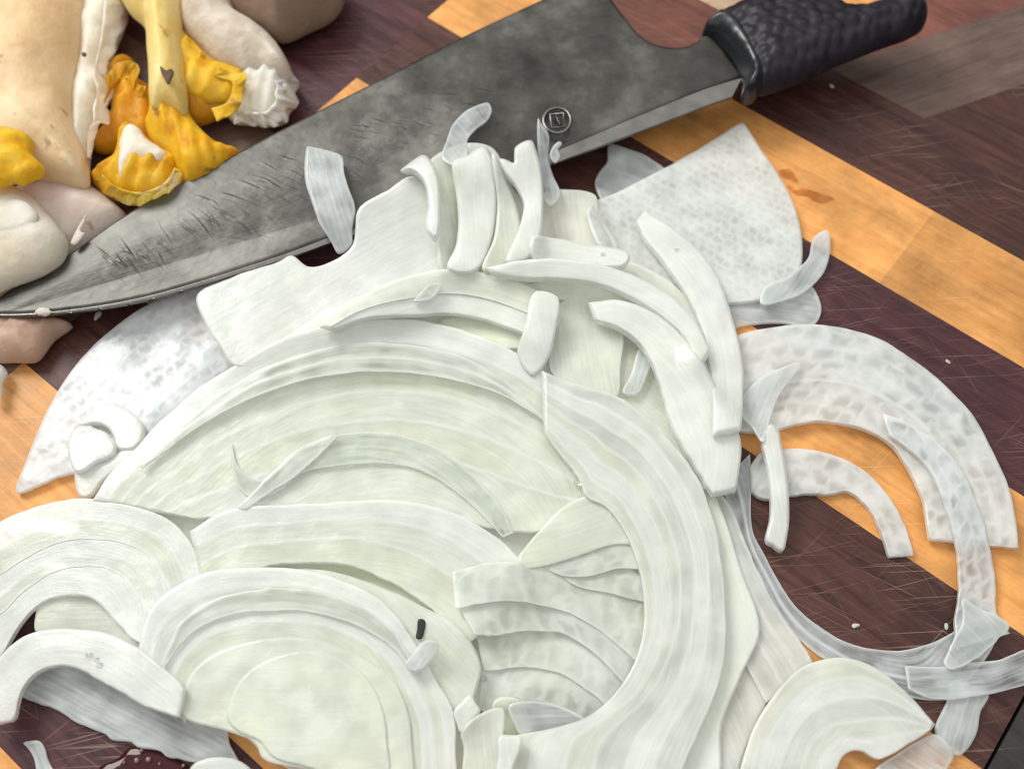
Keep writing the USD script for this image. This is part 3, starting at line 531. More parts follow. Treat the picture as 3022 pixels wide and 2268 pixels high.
def band_items(crop, outer, inner, cuts, th, mts, seed=1, amp=2.5, steps=None, dome=0., rim=.3, step=10., ths=None, rimin=False):
    a = catmull(nat(crop, outer), 12, False); b = catmull(nat(crop, inner), 12, False)
    L = max(np.linalg.norm(np.diff(a, axis=0), axis=1).sum(), np.linalg.norm(np.diff(b, axis=0), axis=1).sum())
    n = int(L / step) + 4; a = resample(a, n=n); b = resample(b, n=n)
    arc = np.r_[0, np.cumsum(np.linalg.norm(np.diff((a + b) / 2, axis=0), axis=1))] / MM_PX
    wmax = np.linalg.norm(a - b, axis=1)
    out = []
    for k, (c0, c1) in enumerate(zip(cuts[:-1], cuts[1:])):
        m_ = max(7, int(np.median(wmax) * (c1 - c0) / step) + 5)
        e = np.sort(np.r_[np.linspace(0, 1, m_ - 4), .02, .06, .94, .98]); m_ = len(e)
        # each layer's edges wander a little along the ring
        q = np.c_[arc / 5.5, np.zeros(n), np.full(n, seed + k * 1.7)]
        w0 = (meshkit.fbm(q, 3, seed + k) - .5) * 2 * amp / np.maximum(wmax, 20); w1 = (meshkit.fbm(q + [0, 0, 1.7], 3, seed + k + 1) - .5) * 2 * amp / np.maximum(wmax, 20)
        gap = (1.2 if rimin else 0.0) / np.maximum(wmax, 20)
        lo = c0 + w0 + (gap if k else 0); hi = c1 + w1 - (gap if k < len(cuts) - 2 else 0)
        V = lo[:, None] + (hi - lo)[:, None] * e[None, :]
        uv = (a[:, None, :] * (1 - V[..., None]) + b[:, None, :] * V[..., None]).reshape(-1, 2)
        I = np.arange(n * m_).reshape(n, m_); A, B_, C, D = I[:-1, :-1], I[1:, :-1], I[1:, 1:], I[:-1, 1:]
        tri = np.vstack([np.c_[A.ravel(), B_.ravel(), C.ravel()], np.c_[A.ravel(), C.ravel(), D.ravel()]])
        ar = np.cross(uv[tri[:, 1]] - uv[tri[:, 0]], uv[tri[:, 2]] - uv[tri[:, 0]])
        if np.median(ar) > 0: tri = tri[:, ::-1]
        rimpts = np.vstack([uv.reshape(n, m_, 2)[:, 0], uv.reshape(n, m_, 2)[:, -1], uv.reshape(n, m_, 2)[0], uv.reshape(n, m_, 2)[-1]])
        U3 = uv.reshape(n, m_, 2); sides = [resample(U3[:, j_], 2.) for j_, own in ((0, k == 0), (-1, k == len(cuts) - 2)) if own or rimin]
        di = cKDTree(np.vstack([resample(U3[:, 0], 2.), resample(U3[:, -1], 2.)])).query(uv)[0]
        dd = cKDTree(np.vstack(sides + [resample(uv.reshape(n, m_, 2)[0], 2., n=60), resample(uv.reshape(n, m_, 2)[-1], 2., n=60)])).query(uv)[0]
        w = (wmax[:, None] * V / MM_PX); stc = np.c_[np.repeat(arc, m_), w.ravel()]
        out.append((uv, tri, dd, stc, ths[k] if ths else th, steps[k] if steps else 0., mts[k] if isinstance(mts, (list, tuple)) else mts, dome, rim, di))
    return out
def onion(name, label, items, sig=9, pct=88, extra=0., seed=1, group=None, tilt=None, cat='onion', stacked=False, part='layer'):
    """one loose piece of onion; several layers become its parts"""
    if stacked:
        t = thing(name, label, cat, group)
        for it in items:
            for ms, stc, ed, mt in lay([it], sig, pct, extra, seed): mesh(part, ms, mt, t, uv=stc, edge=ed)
        return
    res = lay(items, sig, pct, extra, seed, tilt)
    if len(res) == 1:
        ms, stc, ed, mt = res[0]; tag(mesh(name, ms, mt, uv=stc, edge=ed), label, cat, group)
    else:
        t = thing(name, label, cat, group)
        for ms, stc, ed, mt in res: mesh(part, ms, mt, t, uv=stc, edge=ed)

exec_onions = True
# -- pieces on the right of the heap, lying on the board
onion('onion_ring', 'thin bluish translucent onion ring lying flat on the dark board at lower right',
      band_items('c9', [(330, 60), (400, 200), (490, 440), (600, 650), (710, 850), (850, 990), (1010, 1090), (1200, 1180), (1350, 1240), (1500, 1270), (1620, 1262), (1720, 1180), (1800, 1080), (1880, 960), (1912, 850)],
                 [(505, -120), (510, 60), (520, 320), (590, 460), (660, 590), (760, 740), (900, 860), (1080, 955), (1300, 993), (1480, 965), (1600, 915), (1670, 870), (1705, 820), (1720, 780), (1740, 740)], [0, .45, 1], 1.1, ['onion_film', 'onion_film'], seed=41, amp=4), sig=6, seed=41)
onion('onion_ring', 'short translucent onion arc on the orange strip inside the big cell patterned arch',
      band_items('c6', [(575, 1060), (640, 985), (760, 964), (900, 968), (1060, 1010), (1210, 1095), (1330, 1220), (1420, 1380), (1470, 1545)], [(585, 1200), (650, 1240), (740, 1232), (880, 1212), (1000, 1215), (1110, 1200), (1220, 1290), (1290, 1420), (1335, 1555)], [0, 1], 2.6, 'onion_cell', seed=42), sig=8, seed=42)
onion('onion_strip', 'grey translucent onion strip running down from the ring crossing to the board edge',
      [poly_item('c9', [(1640, 1170), (1740, 1180), (1850, 1235), (1805, 1340), (1785, 1450), (1740, 1540), (1680, 1585), (1620, 1560), (1545, 1440), (1590, 1330), (1625, 1250)], 1.4, 'onion_clear', 1.9, 43, 4)], sig=6, seed=43)
onion('onion_strip', 'translucent onion strip leaving the right edge from the ring crossing',
      band_items('c9', [(1380, 1080), (1500, 1085), (1640, 1080), (1780, 1060), (1900, 1045), (1990, 1010), (2110, 960)], [(1400, 1210), (1500, 1255), (1620, 1268), (1760, 1250), (1900, 1232), (1990, 1205), (2110, 1170)], [0, 1], 1.4, 'onion_film', seed=44, amp=4), sig=6, seed=44)
onion('onion_ring', 'wide onion arch with a grid of pale cells at the right of the heap',
      band_items('c6', [(400, 400), (520, 345), (700, 305), (930, 290), (1240, 350), (1450, 470), (1640, 620), (1800, 800), (1920, 1020), (1990, 1180), (2025, 1340), (2040, 1505)],
                 [(480, 860), (620, 880), (740, 862), (850, 830), (980, 820), (1200, 860), (1340, 935), (1440, 1080), (1510, 1220), (1535, 1330), (1552, 1450), (1560, 1460)], [0, .55, 1], 2.6, ['onion_cell', 'onion_cell'], seed=45, steps=[0, 0]), sig=10, extra=1.0, seed=45)
onion('onion_strip', 'long translucent onion strip hanging over the arch down to the ring crossing',
      band_items('c6', [(1300, 770), (1420, 810), (1530, 870), (1640, 960), (1730, 1080), (1800, 1230), (1860, 1400), (1895, 1560), (1915, 1700), (1920, 1880), (1990, 1970)],
                 [(1340, 900), (1420, 950), (1500, 1020), (1570, 1110), (1630, 1240), (1675, 1390), (1705, 1530), (1715, 1660), (1710, 1800), (1690, 1920), (1700, 2050)], [0, 1], 1.8, 'onion_cellclear', seed=46, amp=4), sig=8, seed=46)
onion('onion_strip', 'crumpled translucent onion end where the strips cross at lower right',
      [poly_item('c9', [(1700, 700), (1790, 745), (1900, 790), (1965, 850), (1900, 940), (1830, 1000), (1740, 1060), (1640, 1100), (1600, 1050), (1660, 930), (1705, 820)], 1.2, 'onion_clear', .8, 47, 6, wscale=25)], sig=5, seed=47)
# -- left
onion('onion_slice', 'bluish translucent onion slice reaching over the board at the left below the knife tip',
      [poly_item('d', [(36, 1064), (60, 985), (100, 890), (155, 800), (225, 725), (310, 662), (400, 622), (500, 592), (600, 580), (680, 640), (600, 720), (508, 790), (450, 830), (400, 880), (360, 930), (300, 990), (250, 1040), (190, 1022), (130, 1030), (90, 1048)], 1.6, 'onion_mottled', -.7, 48, 3)], sig=10, seed=48)
onion('onion_slice', 'green tinged onion slice between the white chunk and the big half slice',
      [poly_item('d', [(190, 1100), (240, 1040), (300, 975), (350, 920), (420, 880), (500, 930), (590, 990), (680, 1050), (640, 1120), (500, 1140), (330, 1120)], 2.2, 'onion_green', -.6, 49)], sig=9, seed=49)
onion('onion_slice', 'white onion slice lying against the knife edge at the upper left of the heap',
      [poly_item('d', [(425, 640), (500, 598), (600, 566), (630, 553), (665, 576), (715, 565), (760, 530), (775, 450), (830, 415), (890, 380), (960, 420), (970, 560), (900, 640), (800, 700), (640, 760), (510, 790), (470, 740), (440, 690)], 2.6, 'onion_white', -.5, 50, 4)], sig=24, seed=50)
onion('onion_strip', 'flat translucent onion strip with a dark vein lying across the blade',
      [poly_item('c1', [(1672, 800), (1680, 798), (1760, 815), (1860, 852), (1872, 930), (1892, 1010), (1932, 1130), (1918, 1240), (1910, 1330), (1842, 1378), (1800, 1310), (1740, 1220), (1690, 1080), (1660, 970)], 1.4, 'onion_clear', 1.3, 51, 2.5)], sig=9, seed=51)
# -- strips standing at the back of the heap
onion('onion_slice', 'pale onion slice under the hanging strips behind the thick curved pieces',
      [poly_item('c2', [(480, 900), (570, 820), (690, 780), (830, 800), (900, 900), (980, 1060), (1110, 1050), (1215, 1030), (1395, 1062), (1420, 1170), (1520, 1360), (1300, 1420), (1000, 1440), (760, 1500), (560, 1480), (540, 1200)], 2.4, 'onion_pale', 1.4, 52)], sig=11, seed=52)
onion('onion_strip', 'thin translucent onion sliver curling up over the forged marks on the blade',
      [poly_item('c2', [(780, 566), (815, 562), (830, 600), (808, 655), (745, 705), (702, 760), (694, 860), (640, 900), (562, 860), (585, 765), (618, 680), (695, 602)], 1.1, 'onion_film', .9, 53, 2)], sig=7, seed=53)
onion('onion_strip', 'narrow translucent onion strip reaching up over the stamped circle of the blade',
      [poly_item('c2', [(1085, 640), (1100, 670), (1142, 730), (1140, 860), (1165, 950), (1205, 1060), (1150, 1120), (1105, 1060), (1090, 900), (1080, 740)], 1.1, 'onion_film', 1.4, 54, 2)], sig=7, seed=54)
onion('onion_scrap', 'tiny clear onion scrap on the knife edge beside the stamped circle',
      [poly_item('c2', [(1150, 850), (1165, 800), (1200, 770), (1215, 780), (1190, 815), (1203, 850), (1180, 885)], 1.0, 'onion_film', 0, 55, 2, step=5.)], sig=4, seed=55)
onion('onion_strip', 'tall pale onion piece with a curved rim left of the thickest strip',
      [poly_item('c2', [(335, 930), (380, 890), (460, 843), (505, 880), (545, 990), (553, 1110), (548, 1230), (530, 1300), (480, 1250), (485, 1120), (460, 990), (400, 930)], 3.0, 'onion_white', 1.4, 56, 3, dome=2.0, rim=1.6)], sig=10, seed=56)
onion('onion_strip', 'thickest white onion strip standing in the middle of the back row',
      [poly_item('c2', [(618, 885), (700, 845), (790, 800), (832, 850), (857, 1000), (852, 1180), (822, 1330), (740, 1475), (590, 1462), (636, 1330), (650, 1170), (630, 1010)], 3.6, 'onion_white', 1.5, 57, 3, dome=2.5, rim=2.0)], sig=10, seed=57)
onion('onion_strip', 'pale green onion strip between the two thick strips with a dark gap beside it',
      [poly_item('c2', [(835, 830), (868, 870), (890, 950), (935, 1050), (968, 1130), (985, 1270), (930, 1420), (800, 1480), (780, 1460), (842, 1300), (862, 1100)], 2.4, 'onion_pale', 1.5, 58, 2, rim=1.2)], sig=9, seed=58)
onion('onion_strip', 'white onion strip with a pointed tip below the narrow hanging strip',
      [poly_item('c2', [(878, 865), (915, 872), (952, 890), (955, 840), (962, 800), (1045, 763), (1082, 840), (1108, 960), (1113, 1130), (1102, 1260), (1062, 1380), (915, 1425), (975, 1260), (1005, 1110), (960, 1010), (905, 940)], 3.0, 'onion_white', 1.5, 59, 2, dome=1.5, rim=1.3)], sig=9, seed=59)
onion('onion_slice', 'clear bluish onion wedge between the knife edge and the large wedge slice',
      [poly_item('c2', [(1470, 790), (1570, 810), (1690, 858), (1775, 925), (1800, 1000), (1640, 1090), (1450, 1110), (1392, 1010), (1415, 940), (1460, 880)], 1.5, 'onion_clear', .4, 60, 4)], sig=8, seed=60)
onion('onion_slice', 'small flat onion slice below the large wedge on the dark strip at the right',
      [poly_item('d', [(1500, 690), (1560, 665), (1640, 650), (1700, 635), (1745, 614), (1768, 640), (1773, 675), (1755, 702), (1680, 697), (1600, 705), (1540, 730)], 1.8, 'onion_clear', .2, 61, 3)], sig=8, seed=61)
onion('onion_slice', 'large flat wedge of onion with fine dimples pointing up at the knife handle',
      [poly_item('d', [(1594, 268), (1604, 265), (1640, 318), (1690, 392), (1718, 450), (1733, 520), (1726, 590), (1690, 632), (1600, 655), (1490, 650), (1390, 620), (1300, 540), (1270, 450), (1340, 412), (1440, 360), (1540, 302)], 2.4, 'onion_dimple', .5, 62, 3)], sig=14, seed=62, extra=.5)
onion('onion_strip', 'hook shaped onion sliver curling round the right side of the large wedge slice',
      [poly_item('c3', [(925, 1290), (1000, 1252), (1014, 1290), (1012, 1380), (985, 1470), (925, 1545), (850, 1600), (740, 1640), (640, 1650), (660, 1560), (780, 1510), (850, 1450), (895, 1400)], 1.6, 'onion_clear', 2.2, 63, 2)], sig=6, seed=63)
# -- heap in the middle
onion('onion_slice', 'beige onion slice at the bottom edge under the broad white band',
      [poly_item('c9', [(150, 700), (330, 850), (450, 1000), (590, 1280), (560, 1360), (510, 1480), (450, 1640), (440, 1740), (100, 1740), (160, 1300)], 2.0, 'onion_beige', 1.2, 114, 4)], sig=9, seed=114)
onion('onion_slice', 'curved outer onion slice of beige layers right of the broad white band',
      band_items('c9', [(300, 60), (390, 170), (460, 330), (520, 480), (600, 650), (710, 830), (800, 950), (862, 1062)],
                 [(60, 60), (150, 260), (230, 500), (300, 700), (370, 860), (440, 1000), (510, 1140), (590, 1290)], [0, .3, .62, 1], 2.0, 'onion_beige', seed=64, amp=5, steps=[0, 0, 0]), sig=24, seed=64)
onion('onion_slice', 'broad pale onion slice at the bottom of the heap glimpsed between the others',
      [poly_item('d', [(215, 1090), (330, 960), (500, 810), (660, 700), (780, 640), (950, 620), (1120, 650), (1250, 800), (1330, 950), (1370, 1200), (1360, 1400), (1280, 1490), (1120, 1490), (1040, 1530), (985, 1570), (930, 1540), (860, 1400), (800, 1330), (700, 1290), (480, 1330), (330, 1300), (240, 1200)], 2.4, 'onion_base', .3, 113)], sig=12, seed=113)
onion('onion_slice', 'pale onion slice underneath the layered half slice at the bottom centre',
      [poly_item('d', [(40, 1180), (180, 1110), (330, 1130), (420, 1210), (560, 1260), (760, 1280), (900, 1380), (995, 1515), (1015, 1590), (1018, 1700), (700, 1690), (590, 1640), (505, 1570), (420, 1520), (330, 1440), (270, 1330), (200, 1275), (130, 1275), (60, 1320)], 2.0, 'onion_base', .3, 117)], sig=14, seed=117)
onion('onion_slice', 'pale onion slice underneath the broad white band at the right of the fan',
      [poly_item('d', [(1480, 950), (1550, 1080), (1600, 1230), (1640, 1360), (1600, 1460), (1560, 1560), (1540, 1700), (1120, 1700), (1130, 1612), (1300, 1565), (1400, 1450), (1425, 1250), (1350, 1050)], 2.0, 'onion_base', 1.2, 118)], sig=14, seed=118)
onion('onion_slice', 'pale onion slice underneath the nested half slice at the bottom right',
      [poly_item('c9', [(480, 1740), (520, 1560), (620, 1380), (740, 1210), (890, 1100), (1050, 1075), (1250, 1160), (1400, 1300), (1500, 1405), (1400, 1475), (1250, 1570), (1150, 1530), (1050, 1525), (970, 1610), (940, 1740)], 1.6, 'onion_base', 1.2, 119)], sig=14, seed=119)
onion('onion_slice', 'broad pale onion piece under the vertical strips in the upper middle',
      [poly_item('d', [(1100, 610), (1200, 560), (1340, 560), (1460, 620), (1540, 740), (1590, 900), (1560, 1060), (1400, 1000), (1250, 880), (1140, 800), (1080, 700)], 3.0, 'onion_pale', .7, 65)], sig=12, seed=65)
onion('onion_strip', 'short white onion strip with glossy facets behind the long curved strips',
      [poly_item('d', [(1150, 512), (1200, 515), (1270, 527), (1360, 549), (1352, 573), (1290, 577), (1210, 566), (1150, 556)], 3.0, 'onion_white', .15, 66, 3, dome=.8, rim=1.0)], sig=9, seed=66)
onion('onion_strip', 'pale inner onion arc under the long white arc at the top right of the heap',
      band_items('d', [(1140, 615), (1200, 600), (1280, 607), (1360, 637), (1430, 672), (1480, 720), (1530, 790), (1560, 870)], [(1160, 640), (1220, 650), (1290, 662), (1350, 690), (1400, 720), (1440, 770), (1480, 830), (1510, 900)], [0, 1], 3.0, 'onion_yellow', seed=67, dome=1.0, rim=1.2), sig=9, seed=67)
onion('onion_strip', 'long white onion arc sweeping from the back row down to the right',
      band_items('d', [(1050, 578), (1120, 562), (1200, 558), (1290, 570), (1380, 600), (1450, 640), (1500, 690), (1535, 760)], [(1065, 590), (1130, 600), (1200, 602), (1290, 612), (1370, 645), (1430, 685), (1480, 730), (1510, 800)], [0, 1], 3.2, 'onion_white', seed=68, dome=1.2, rim=1.2), sig=9, seed=68)
onion('onion_slice', 'pale flat onion slice hanging below the thick white bend',
      [poly_item('d', [(1195, 700), (1215, 650), (1285, 655), (1345, 705), (1340, 790), (1330, 860), (1250, 850), (1190, 800)], 2.0, 'onion_pale', 1.4, 69)], sig=9, seed=69)
onion('onion_strip', 'thin slanted onion matchstick in the dark gap beside the thick white bend',
      [poly_item('c5', [(1640, 418), (1712, 460), (1690, 540), (1620, 672), (1545, 660), (1590, 560)], 1.8, 'onion_clear', 1.9, 70, 1.5, step=6)], sig=6, seed=70, extra=.8)
onion('onion_strip', 'thick white bent onion piece forming the right shoulder of the heap',
      band_items('d', [(1270, 652), (1340, 648), (1420, 680), (1480, 735), (1530, 800), (1565, 870), (1600, 950), (1590, 1060)], [(1285, 690), (1330, 705), (1375, 735), (1410, 790), (1430, 850), (1450, 920), (1490, 990), (1540, 1070)], [0, 1], 3.6, 'onion_white', seed=71, dome=1.8, rim=1.6), sig=9, seed=71)
onion('onion_strip', 'longest white onion strip running from the large wedge down the right side',
      band_items('d', [(1392, 456), (1440, 482), (1500, 530), (1545, 590), (1578, 670), (1600, 760), (1606, 850), (1600, 930)], [(1375, 478), (1392, 515), (1430, 562), (1475, 625), (1508, 690), (1530, 770), (1540, 850), (1540, 940)], [0, 1], 3.2, 'onion_white', seed=72, dome=1.5, rim=1.3), sig=9, seed=72)
onion('onion_slice', 'yellow green onion slice peeping out below the small curved arch',
      [poly_item('c5', [(560, 262), (660, 240), (760, 240), (860, 270), (1000, 330), (1030, 400), (900, 420), (700, 380), (560, 330)], 2.0, 'onion_green', .2, 73)], sig=9, seed=73)
onion('onion_ring', 'small curved onion arch just above the big half slice',
      band_items('d', [(690, 705), (740, 665), (800, 628), (870, 600), (950, 582), (1030, 585), (1110, 605), (1180, 640), (1210, 690)], [(720, 712), (780, 690), (840, 682), (900, 680), (960, 676), (1030, 685), (1090, 705), (1140, 725), (1180, 755)], [0, .55, 1], 2.4, ['onion_pale', 'onion_white'], seed=74, dome=.8, rim=1.1, steps=[.5, 0]), sig=10, seed=74)
onion('onion_scrap', 'short vertical onion strip with a black speck across the end of the small arch',
      [poly_item('d', [(1148, 640), (1160, 628), (1205, 642), (1203, 700), (1185, 770), (1150, 810), (1118, 765), (1135, 700)], 2.2, 'onion_white', 1.4, 75, 2, dome=.8)], sig=7, seed=75)
onion('onion_scrap', 'little oval onion scrap lying on top of the small arch',
      [poly_item('c5', [(405, 165), (440, 120), (480, 80), (530, 65), (557, 70), (550, 100), (510, 145), (450, 165)], 1.0, 'onion_veil', .7, 76, 1, step=5)], sig=5, seed=76)
onion('onion_slice', 'big greenish half slice of onion with concentric layers in the middle of the heap',
      band_items('d', [(200, 1080), (250, 1010), (300, 960), (390, 868), (500, 790), (620, 728), (740, 697), (850, 688), (960, 703), (1060, 735), (1150, 785), (1230, 850), (1290, 930), (1320, 1020)],
                 [(420, 1120), (500, 1112), (560, 1108), (620, 1104), (700, 1100), (760, 1100), (820, 1102), (880, 1107), (940, 1115), (1000, 1128), (1060, 1140), (1120, 1150), (1180, 1145), (1250, 1110)], [0, .12, .25, .37, .52, .7, 1], 2.4, ['onion_white', 'onion_pale', 'onion_yellow', 'onion_pale', 'onion_yellow', 'onion_pale'], seed=77, amp=5), sig=24, seed=77)
onion('onion_ring', 'thin wavy onion film curling over the middle of the big half slice',
      band_items('d', [(500, 955), (518, 1010), (560, 1035), (610, 1003), (650, 965), (740, 936), (840, 935), (930, 960), (1010, 1015), (1080, 1090), (1110, 1150)], [(499, 985), (508, 1040), (545, 1075), (600, 1062), (650, 1022), (740, 1004), (840, 1001), (920, 1020), (990, 1065), (1050, 1120), (1085, 1160)], [0, 1], 1.1, 'onion_veil', seed=78), sig=9, seed=78)
onion('onion_slice', 'yellow onion slice seen as a thin crescent between two lower slices',
      [poly_item('d', [(600, 1190), (760, 1190), (880, 1250), (1010, 1370), (990, 1440), (850, 1350), (720, 1275), (600, 1250)], 2.0, 'onion_green', .5, 90)], sig=9, seed=90)
onion('onion_slice', 'onion slice with a smooth lower lip across the centre above the yellow crescent',
      band_items('d', [(410, 1145), (500, 1100), (620, 1090), (720, 1085), (830, 1078), (940, 1092), (1030, 1130), (1110, 1190), (1160, 1260)], [(440, 1270), (520, 1235), (600, 1219), (680, 1213), (750, 1220), (830, 1250), (900, 1292), (955, 1335), (1000, 1400)], [0, .3, .6, 1], 2.4, ['onion_white', 'onion_pale', 'onion_yellow'], seed=91, amp=4), sig=24, seed=91)
onion('onion_ring', 'very thin clear onion arc lying along the upper layers of the big half slice',
      band_items('d', [(300, 1005), (420, 892), (560, 800), (720, 748), (860, 742), (1000, 772), (1100, 828), (1172, 900)], [(306, 1012), (440, 915), (580, 845), (730, 808), (860, 804), (985, 822), (1090, 855), (1176, 908)], [0, .5, 1], .9, ['onion_veil', 'onion_veil'], seed=121, amp=4), sig=16, seed=121)
onion('onion_strip', 'clear ribbon of onion film running down left from the wavy film',
      band_items('d', [(720, 938), (650, 966), (600, 1008), (550, 1056), (512, 1096)], [(726, 946), (672, 1000), (628, 1036), (580, 1066), (530, 1100)], [0, 1], .9, 'onion_veil', seed=122, amp=4), sig=12, seed=122)
R1 = [(640, 562), (740, 528), (850, 508), (1000, 503), (1200, 488), (1330, 450), (1450, 405), (1760, 365)]
R3 = [(660, 755), (720, 742), (800, 727), (970, 715), (1150, 740), (1300, 777), (1430, 852), (1540, 932), (1740, 1110)]
R4 = [(770, 905), (830, 908), (900, 905), (1060, 880), (1250, 892), (1400, 972), (1520, 1080), (1680, 1260)]
R5 = [(815, 1100), (860, 1104), (910, 1100), (1050, 1080), (1250, 1122), (1400, 1212), (1470, 1270), (1560, 1370)]
R6 = [(790, 1318), (825, 1345), (860, 1352), (940, 1310), (1100, 1280), (1200, 1296), (1280, 1325), (1420, 1430)]
up = lambda c, d: [(x, y - d) for x, y in c]
onion('onion_slice', 'ribbed fan of stepped onion layers inside the broad white band',
      band_items('c8', up(R5, 40), R6, [0, 1], .9, 'onion_fan', seed=80, amp=4) + band_items('c8', up(R4, 40), R5, [0, 1], .9, 'onion_fan', seed=81, amp=4)
      + band_items('c8', up(R3, 40), R4, [0, 1], .9, 'onion_fan', seed=82, amp=4) + band_items('c8', up(R1, 10), R3, [0, 1], .9, 'onion_fan', seed=83, amp=4)
      + [poly_item('c8', [(1250, 500), (1450, 400), (1720, 370), (1765, 705), (1660, 702), (1500, 662), (1350, 630), (1260, 570)], .8, 'onion_fan', 0, 84),
         poly_item('c8', [(1130, 490), (1450, 370), (1720, 360), (1750, 518), (1580, 527), (1400, 572), (1240, 562)], .8, 'onion_fan', -.15, 86),
         poly_item('c8', [(1010, 470), (1060, 400), (1120, 330), (1230, 210), (1400, 120), (1560, 170), (1680, 300), (1720, 383), (1560, 392), (1450, 422), (1320, 472), (1150, 517), (1040, 525)], 1.0, 'onion_pale', -.3, 87)], sig=14, pct=70, seed=79, stacked=True)
onion('onion_slice', 'olive tinted onion slice deep in the gap below the ribbed fan',
      [poly_item('c8', [(880, 1270), (1000, 1260), (1060, 1330), (1060, 1500), (960, 1510), (880, 1480)], 1.2, 'onion_green', 1.4, 124)], sig=5, pct=60, seed=124)
onion('onion_scrap', 'glossy onion flap in the shadowed gap below the ribbed fan',
      [poly_item('c8', [(960, 1300), (1100, 1278), (1300, 1325), (1400, 1395), (1230, 1430), (1030, 1470), (985, 1400)], 1.2, 'onion_clear', 0, 88)], sig=5, pct=60, seed=88)
onion('onion_ring', 'broad white onion band with fine ring lines curving down the right of the fan',
      band_items('d', [(1170, 800), (1240, 828), (1320, 850), (1400, 900), (1460, 965), (1510, 1040), (1545, 1130), (1560, 1220), (1568, 1320), (1565, 1420), (1545, 1500), (1510, 1580), (1480, 1650), (1440, 1760)],
                 [(1175, 935), (1215, 990), (1250, 1035), (1270, 1075), (1310, 1097), (1345, 1140), (1372, 1200), (1389, 1280), (1389, 1360), (1370, 1430), (1330, 1495), (1270, 1545), (1190, 1572), (1105, 1590), (1084, 1606), (1079, 1660), (1076, 1760)], [0, .16, .32, .49, .64, .84, 1], 2.6, ['onion_beige', 'onion_white', 'onion_beige', 'onion_pale', 'onion_white', 'onion_pale'], seed=89, amp=4), sig=24, seed=89)
onion('onion_slice', 'greyish onion slice seen through the opening of the lower left arch',
      [poly_item('c7', [(205, 890), (198, 800), (230, 720), (330, 660), (520, 660), (660, 760), (800, 880), (780, 1000), (600, 930), (400, 900)], 2.0, 'onion_pale', 0, 92)], sig=9, seed=92)
onion('onion_slice', 'triple layered onion arch at the left edge curving round the dark opening',
      band_items('c7', [(-80, 310), (0, 268), (100, 220), (200, 182), (320, 155), (450, 135), (600, 145), (750, 175), (880, 215), (990, 275), (1060, 350), (1110, 450), (1130, 570), (1110, 700), (1060, 800)],
                 [(-80, 1090), (10, 1020), (60, 930), (120, 835), (200, 752), (290, 702), (400, 685), (490, 690), (550, 720), (600, 770), (640, 820), (690, 870), (740, 920), (800, 960), (860, 990)], [0, .19, .38, .53, .67, 1], 2.6, ['onion_white', 'onion_pale', 'onion_white', 'onion_pale', 'onion_white'], seed=93, amp=5, steps=[.4, .4, .2, .2, 0]), sig=24, seed=93)
onion('onion_slice', 'smooth pale onion slice between the yellow crescent and the ribbed fan',
      [poly_item('d', [(560, 1240), (640, 1228), (732, 1237), (850, 1279), (930, 1318), (985, 1346), (1020, 1390), (1040, 1440), (1028, 1490), (1008, 1545), (975, 1530), (900, 1440), (800, 1350), (650, 1310)], 2.2, 'onion_pale', .8, 115, 3)], sig=14, seed=115)
onion('onion_slice', 'layered half slice at the bottom centre with a broad pale yellow core',
      band_items('d', [(296, 1440), (306, 1365), (325, 1315), (363, 1277), (421, 1243), (497, 1226), (574, 1224), (640, 1227), (720, 1245), (800, 1280), (860, 1335), (905, 1400), (950, 1480), (978, 1530), (985, 1600), (988, 1700)],
                 [(400, 1560), (405, 1490), (430, 1445), (470, 1415), (520, 1396), (570, 1384), (620, 1380), (670, 1382), (720, 1394), (770, 1415), (815, 1445), (850, 1480), (872, 1525), (882, 1580), (885, 1630), (882, 1700)], [0, .25, .5, .74, 1], 2.4, ['onion_white', 'onion_pale', 'onion_white', 'onion_yellow'], seed=94, amp=4)
      + [poly_item('d', [(392, 1545), (397, 1490), (425, 1438), (480, 1403), (560, 1381), (640, 1376), (720, 1390), (790, 1423), (850, 1470), (880, 1530), (890, 1600), (886, 1700), (760, 1700), (675, 1664), (572, 1640), (548, 1602), (490, 1578)], 2.2, 'onion_core', 0, 95, 3, dz=.9),
         poly_item('d', [(490, 1550), (505, 1490), (540, 1445), (600, 1415), (670, 1405), (730, 1420), (785, 1455), (820, 1510), (835, 1590), (835, 1700), (770, 1700), (690, 1664), (590, 1636), (560, 1600), (515, 1580)], 2.0, 'onion_core', 0, 96, 3, dz=1.6)], sig=24, seed=94)
onion('onion_ring', 'very thin clear onion arc on the shoulder of the bottom centre half slice',
      band_items('d', [(345, 1440), (390, 1345), (475, 1290), (580, 1270), (680, 1276), (780, 1308), (850, 1362), (905, 1450)], [(350, 1446), (415, 1365), (495, 1328), (585, 1318), (670, 1322), (760, 1345), (832, 1385), (898, 1454)], [0, 1], .8, 'onion_veil', seed=123, amp=4), sig=16, seed=123)
onion('onion_slice', 'greyish onion slice with a ragged lower edge at the bottom left',
      [poly_item('c7', [(108, 1236), (160, 1150), (270, 1080), (400, 1060), (550, 1120), (700, 1200), (880, 1310), (1050, 1360), (1200, 1410), (1268, 1425), (1300, 1530), (1348, 1612), (1250, 1602), (1120, 1622), (1020, 1604), (940, 1590), (900, 1562), (780, 1536), (740, 1506), (640, 1496), (600, 1466), (440, 1402), (300, 1320), (200, 1283)], 2.0, 'onion_clear', .5, 97, 4, wscale=25)], sig=9, seed=97)
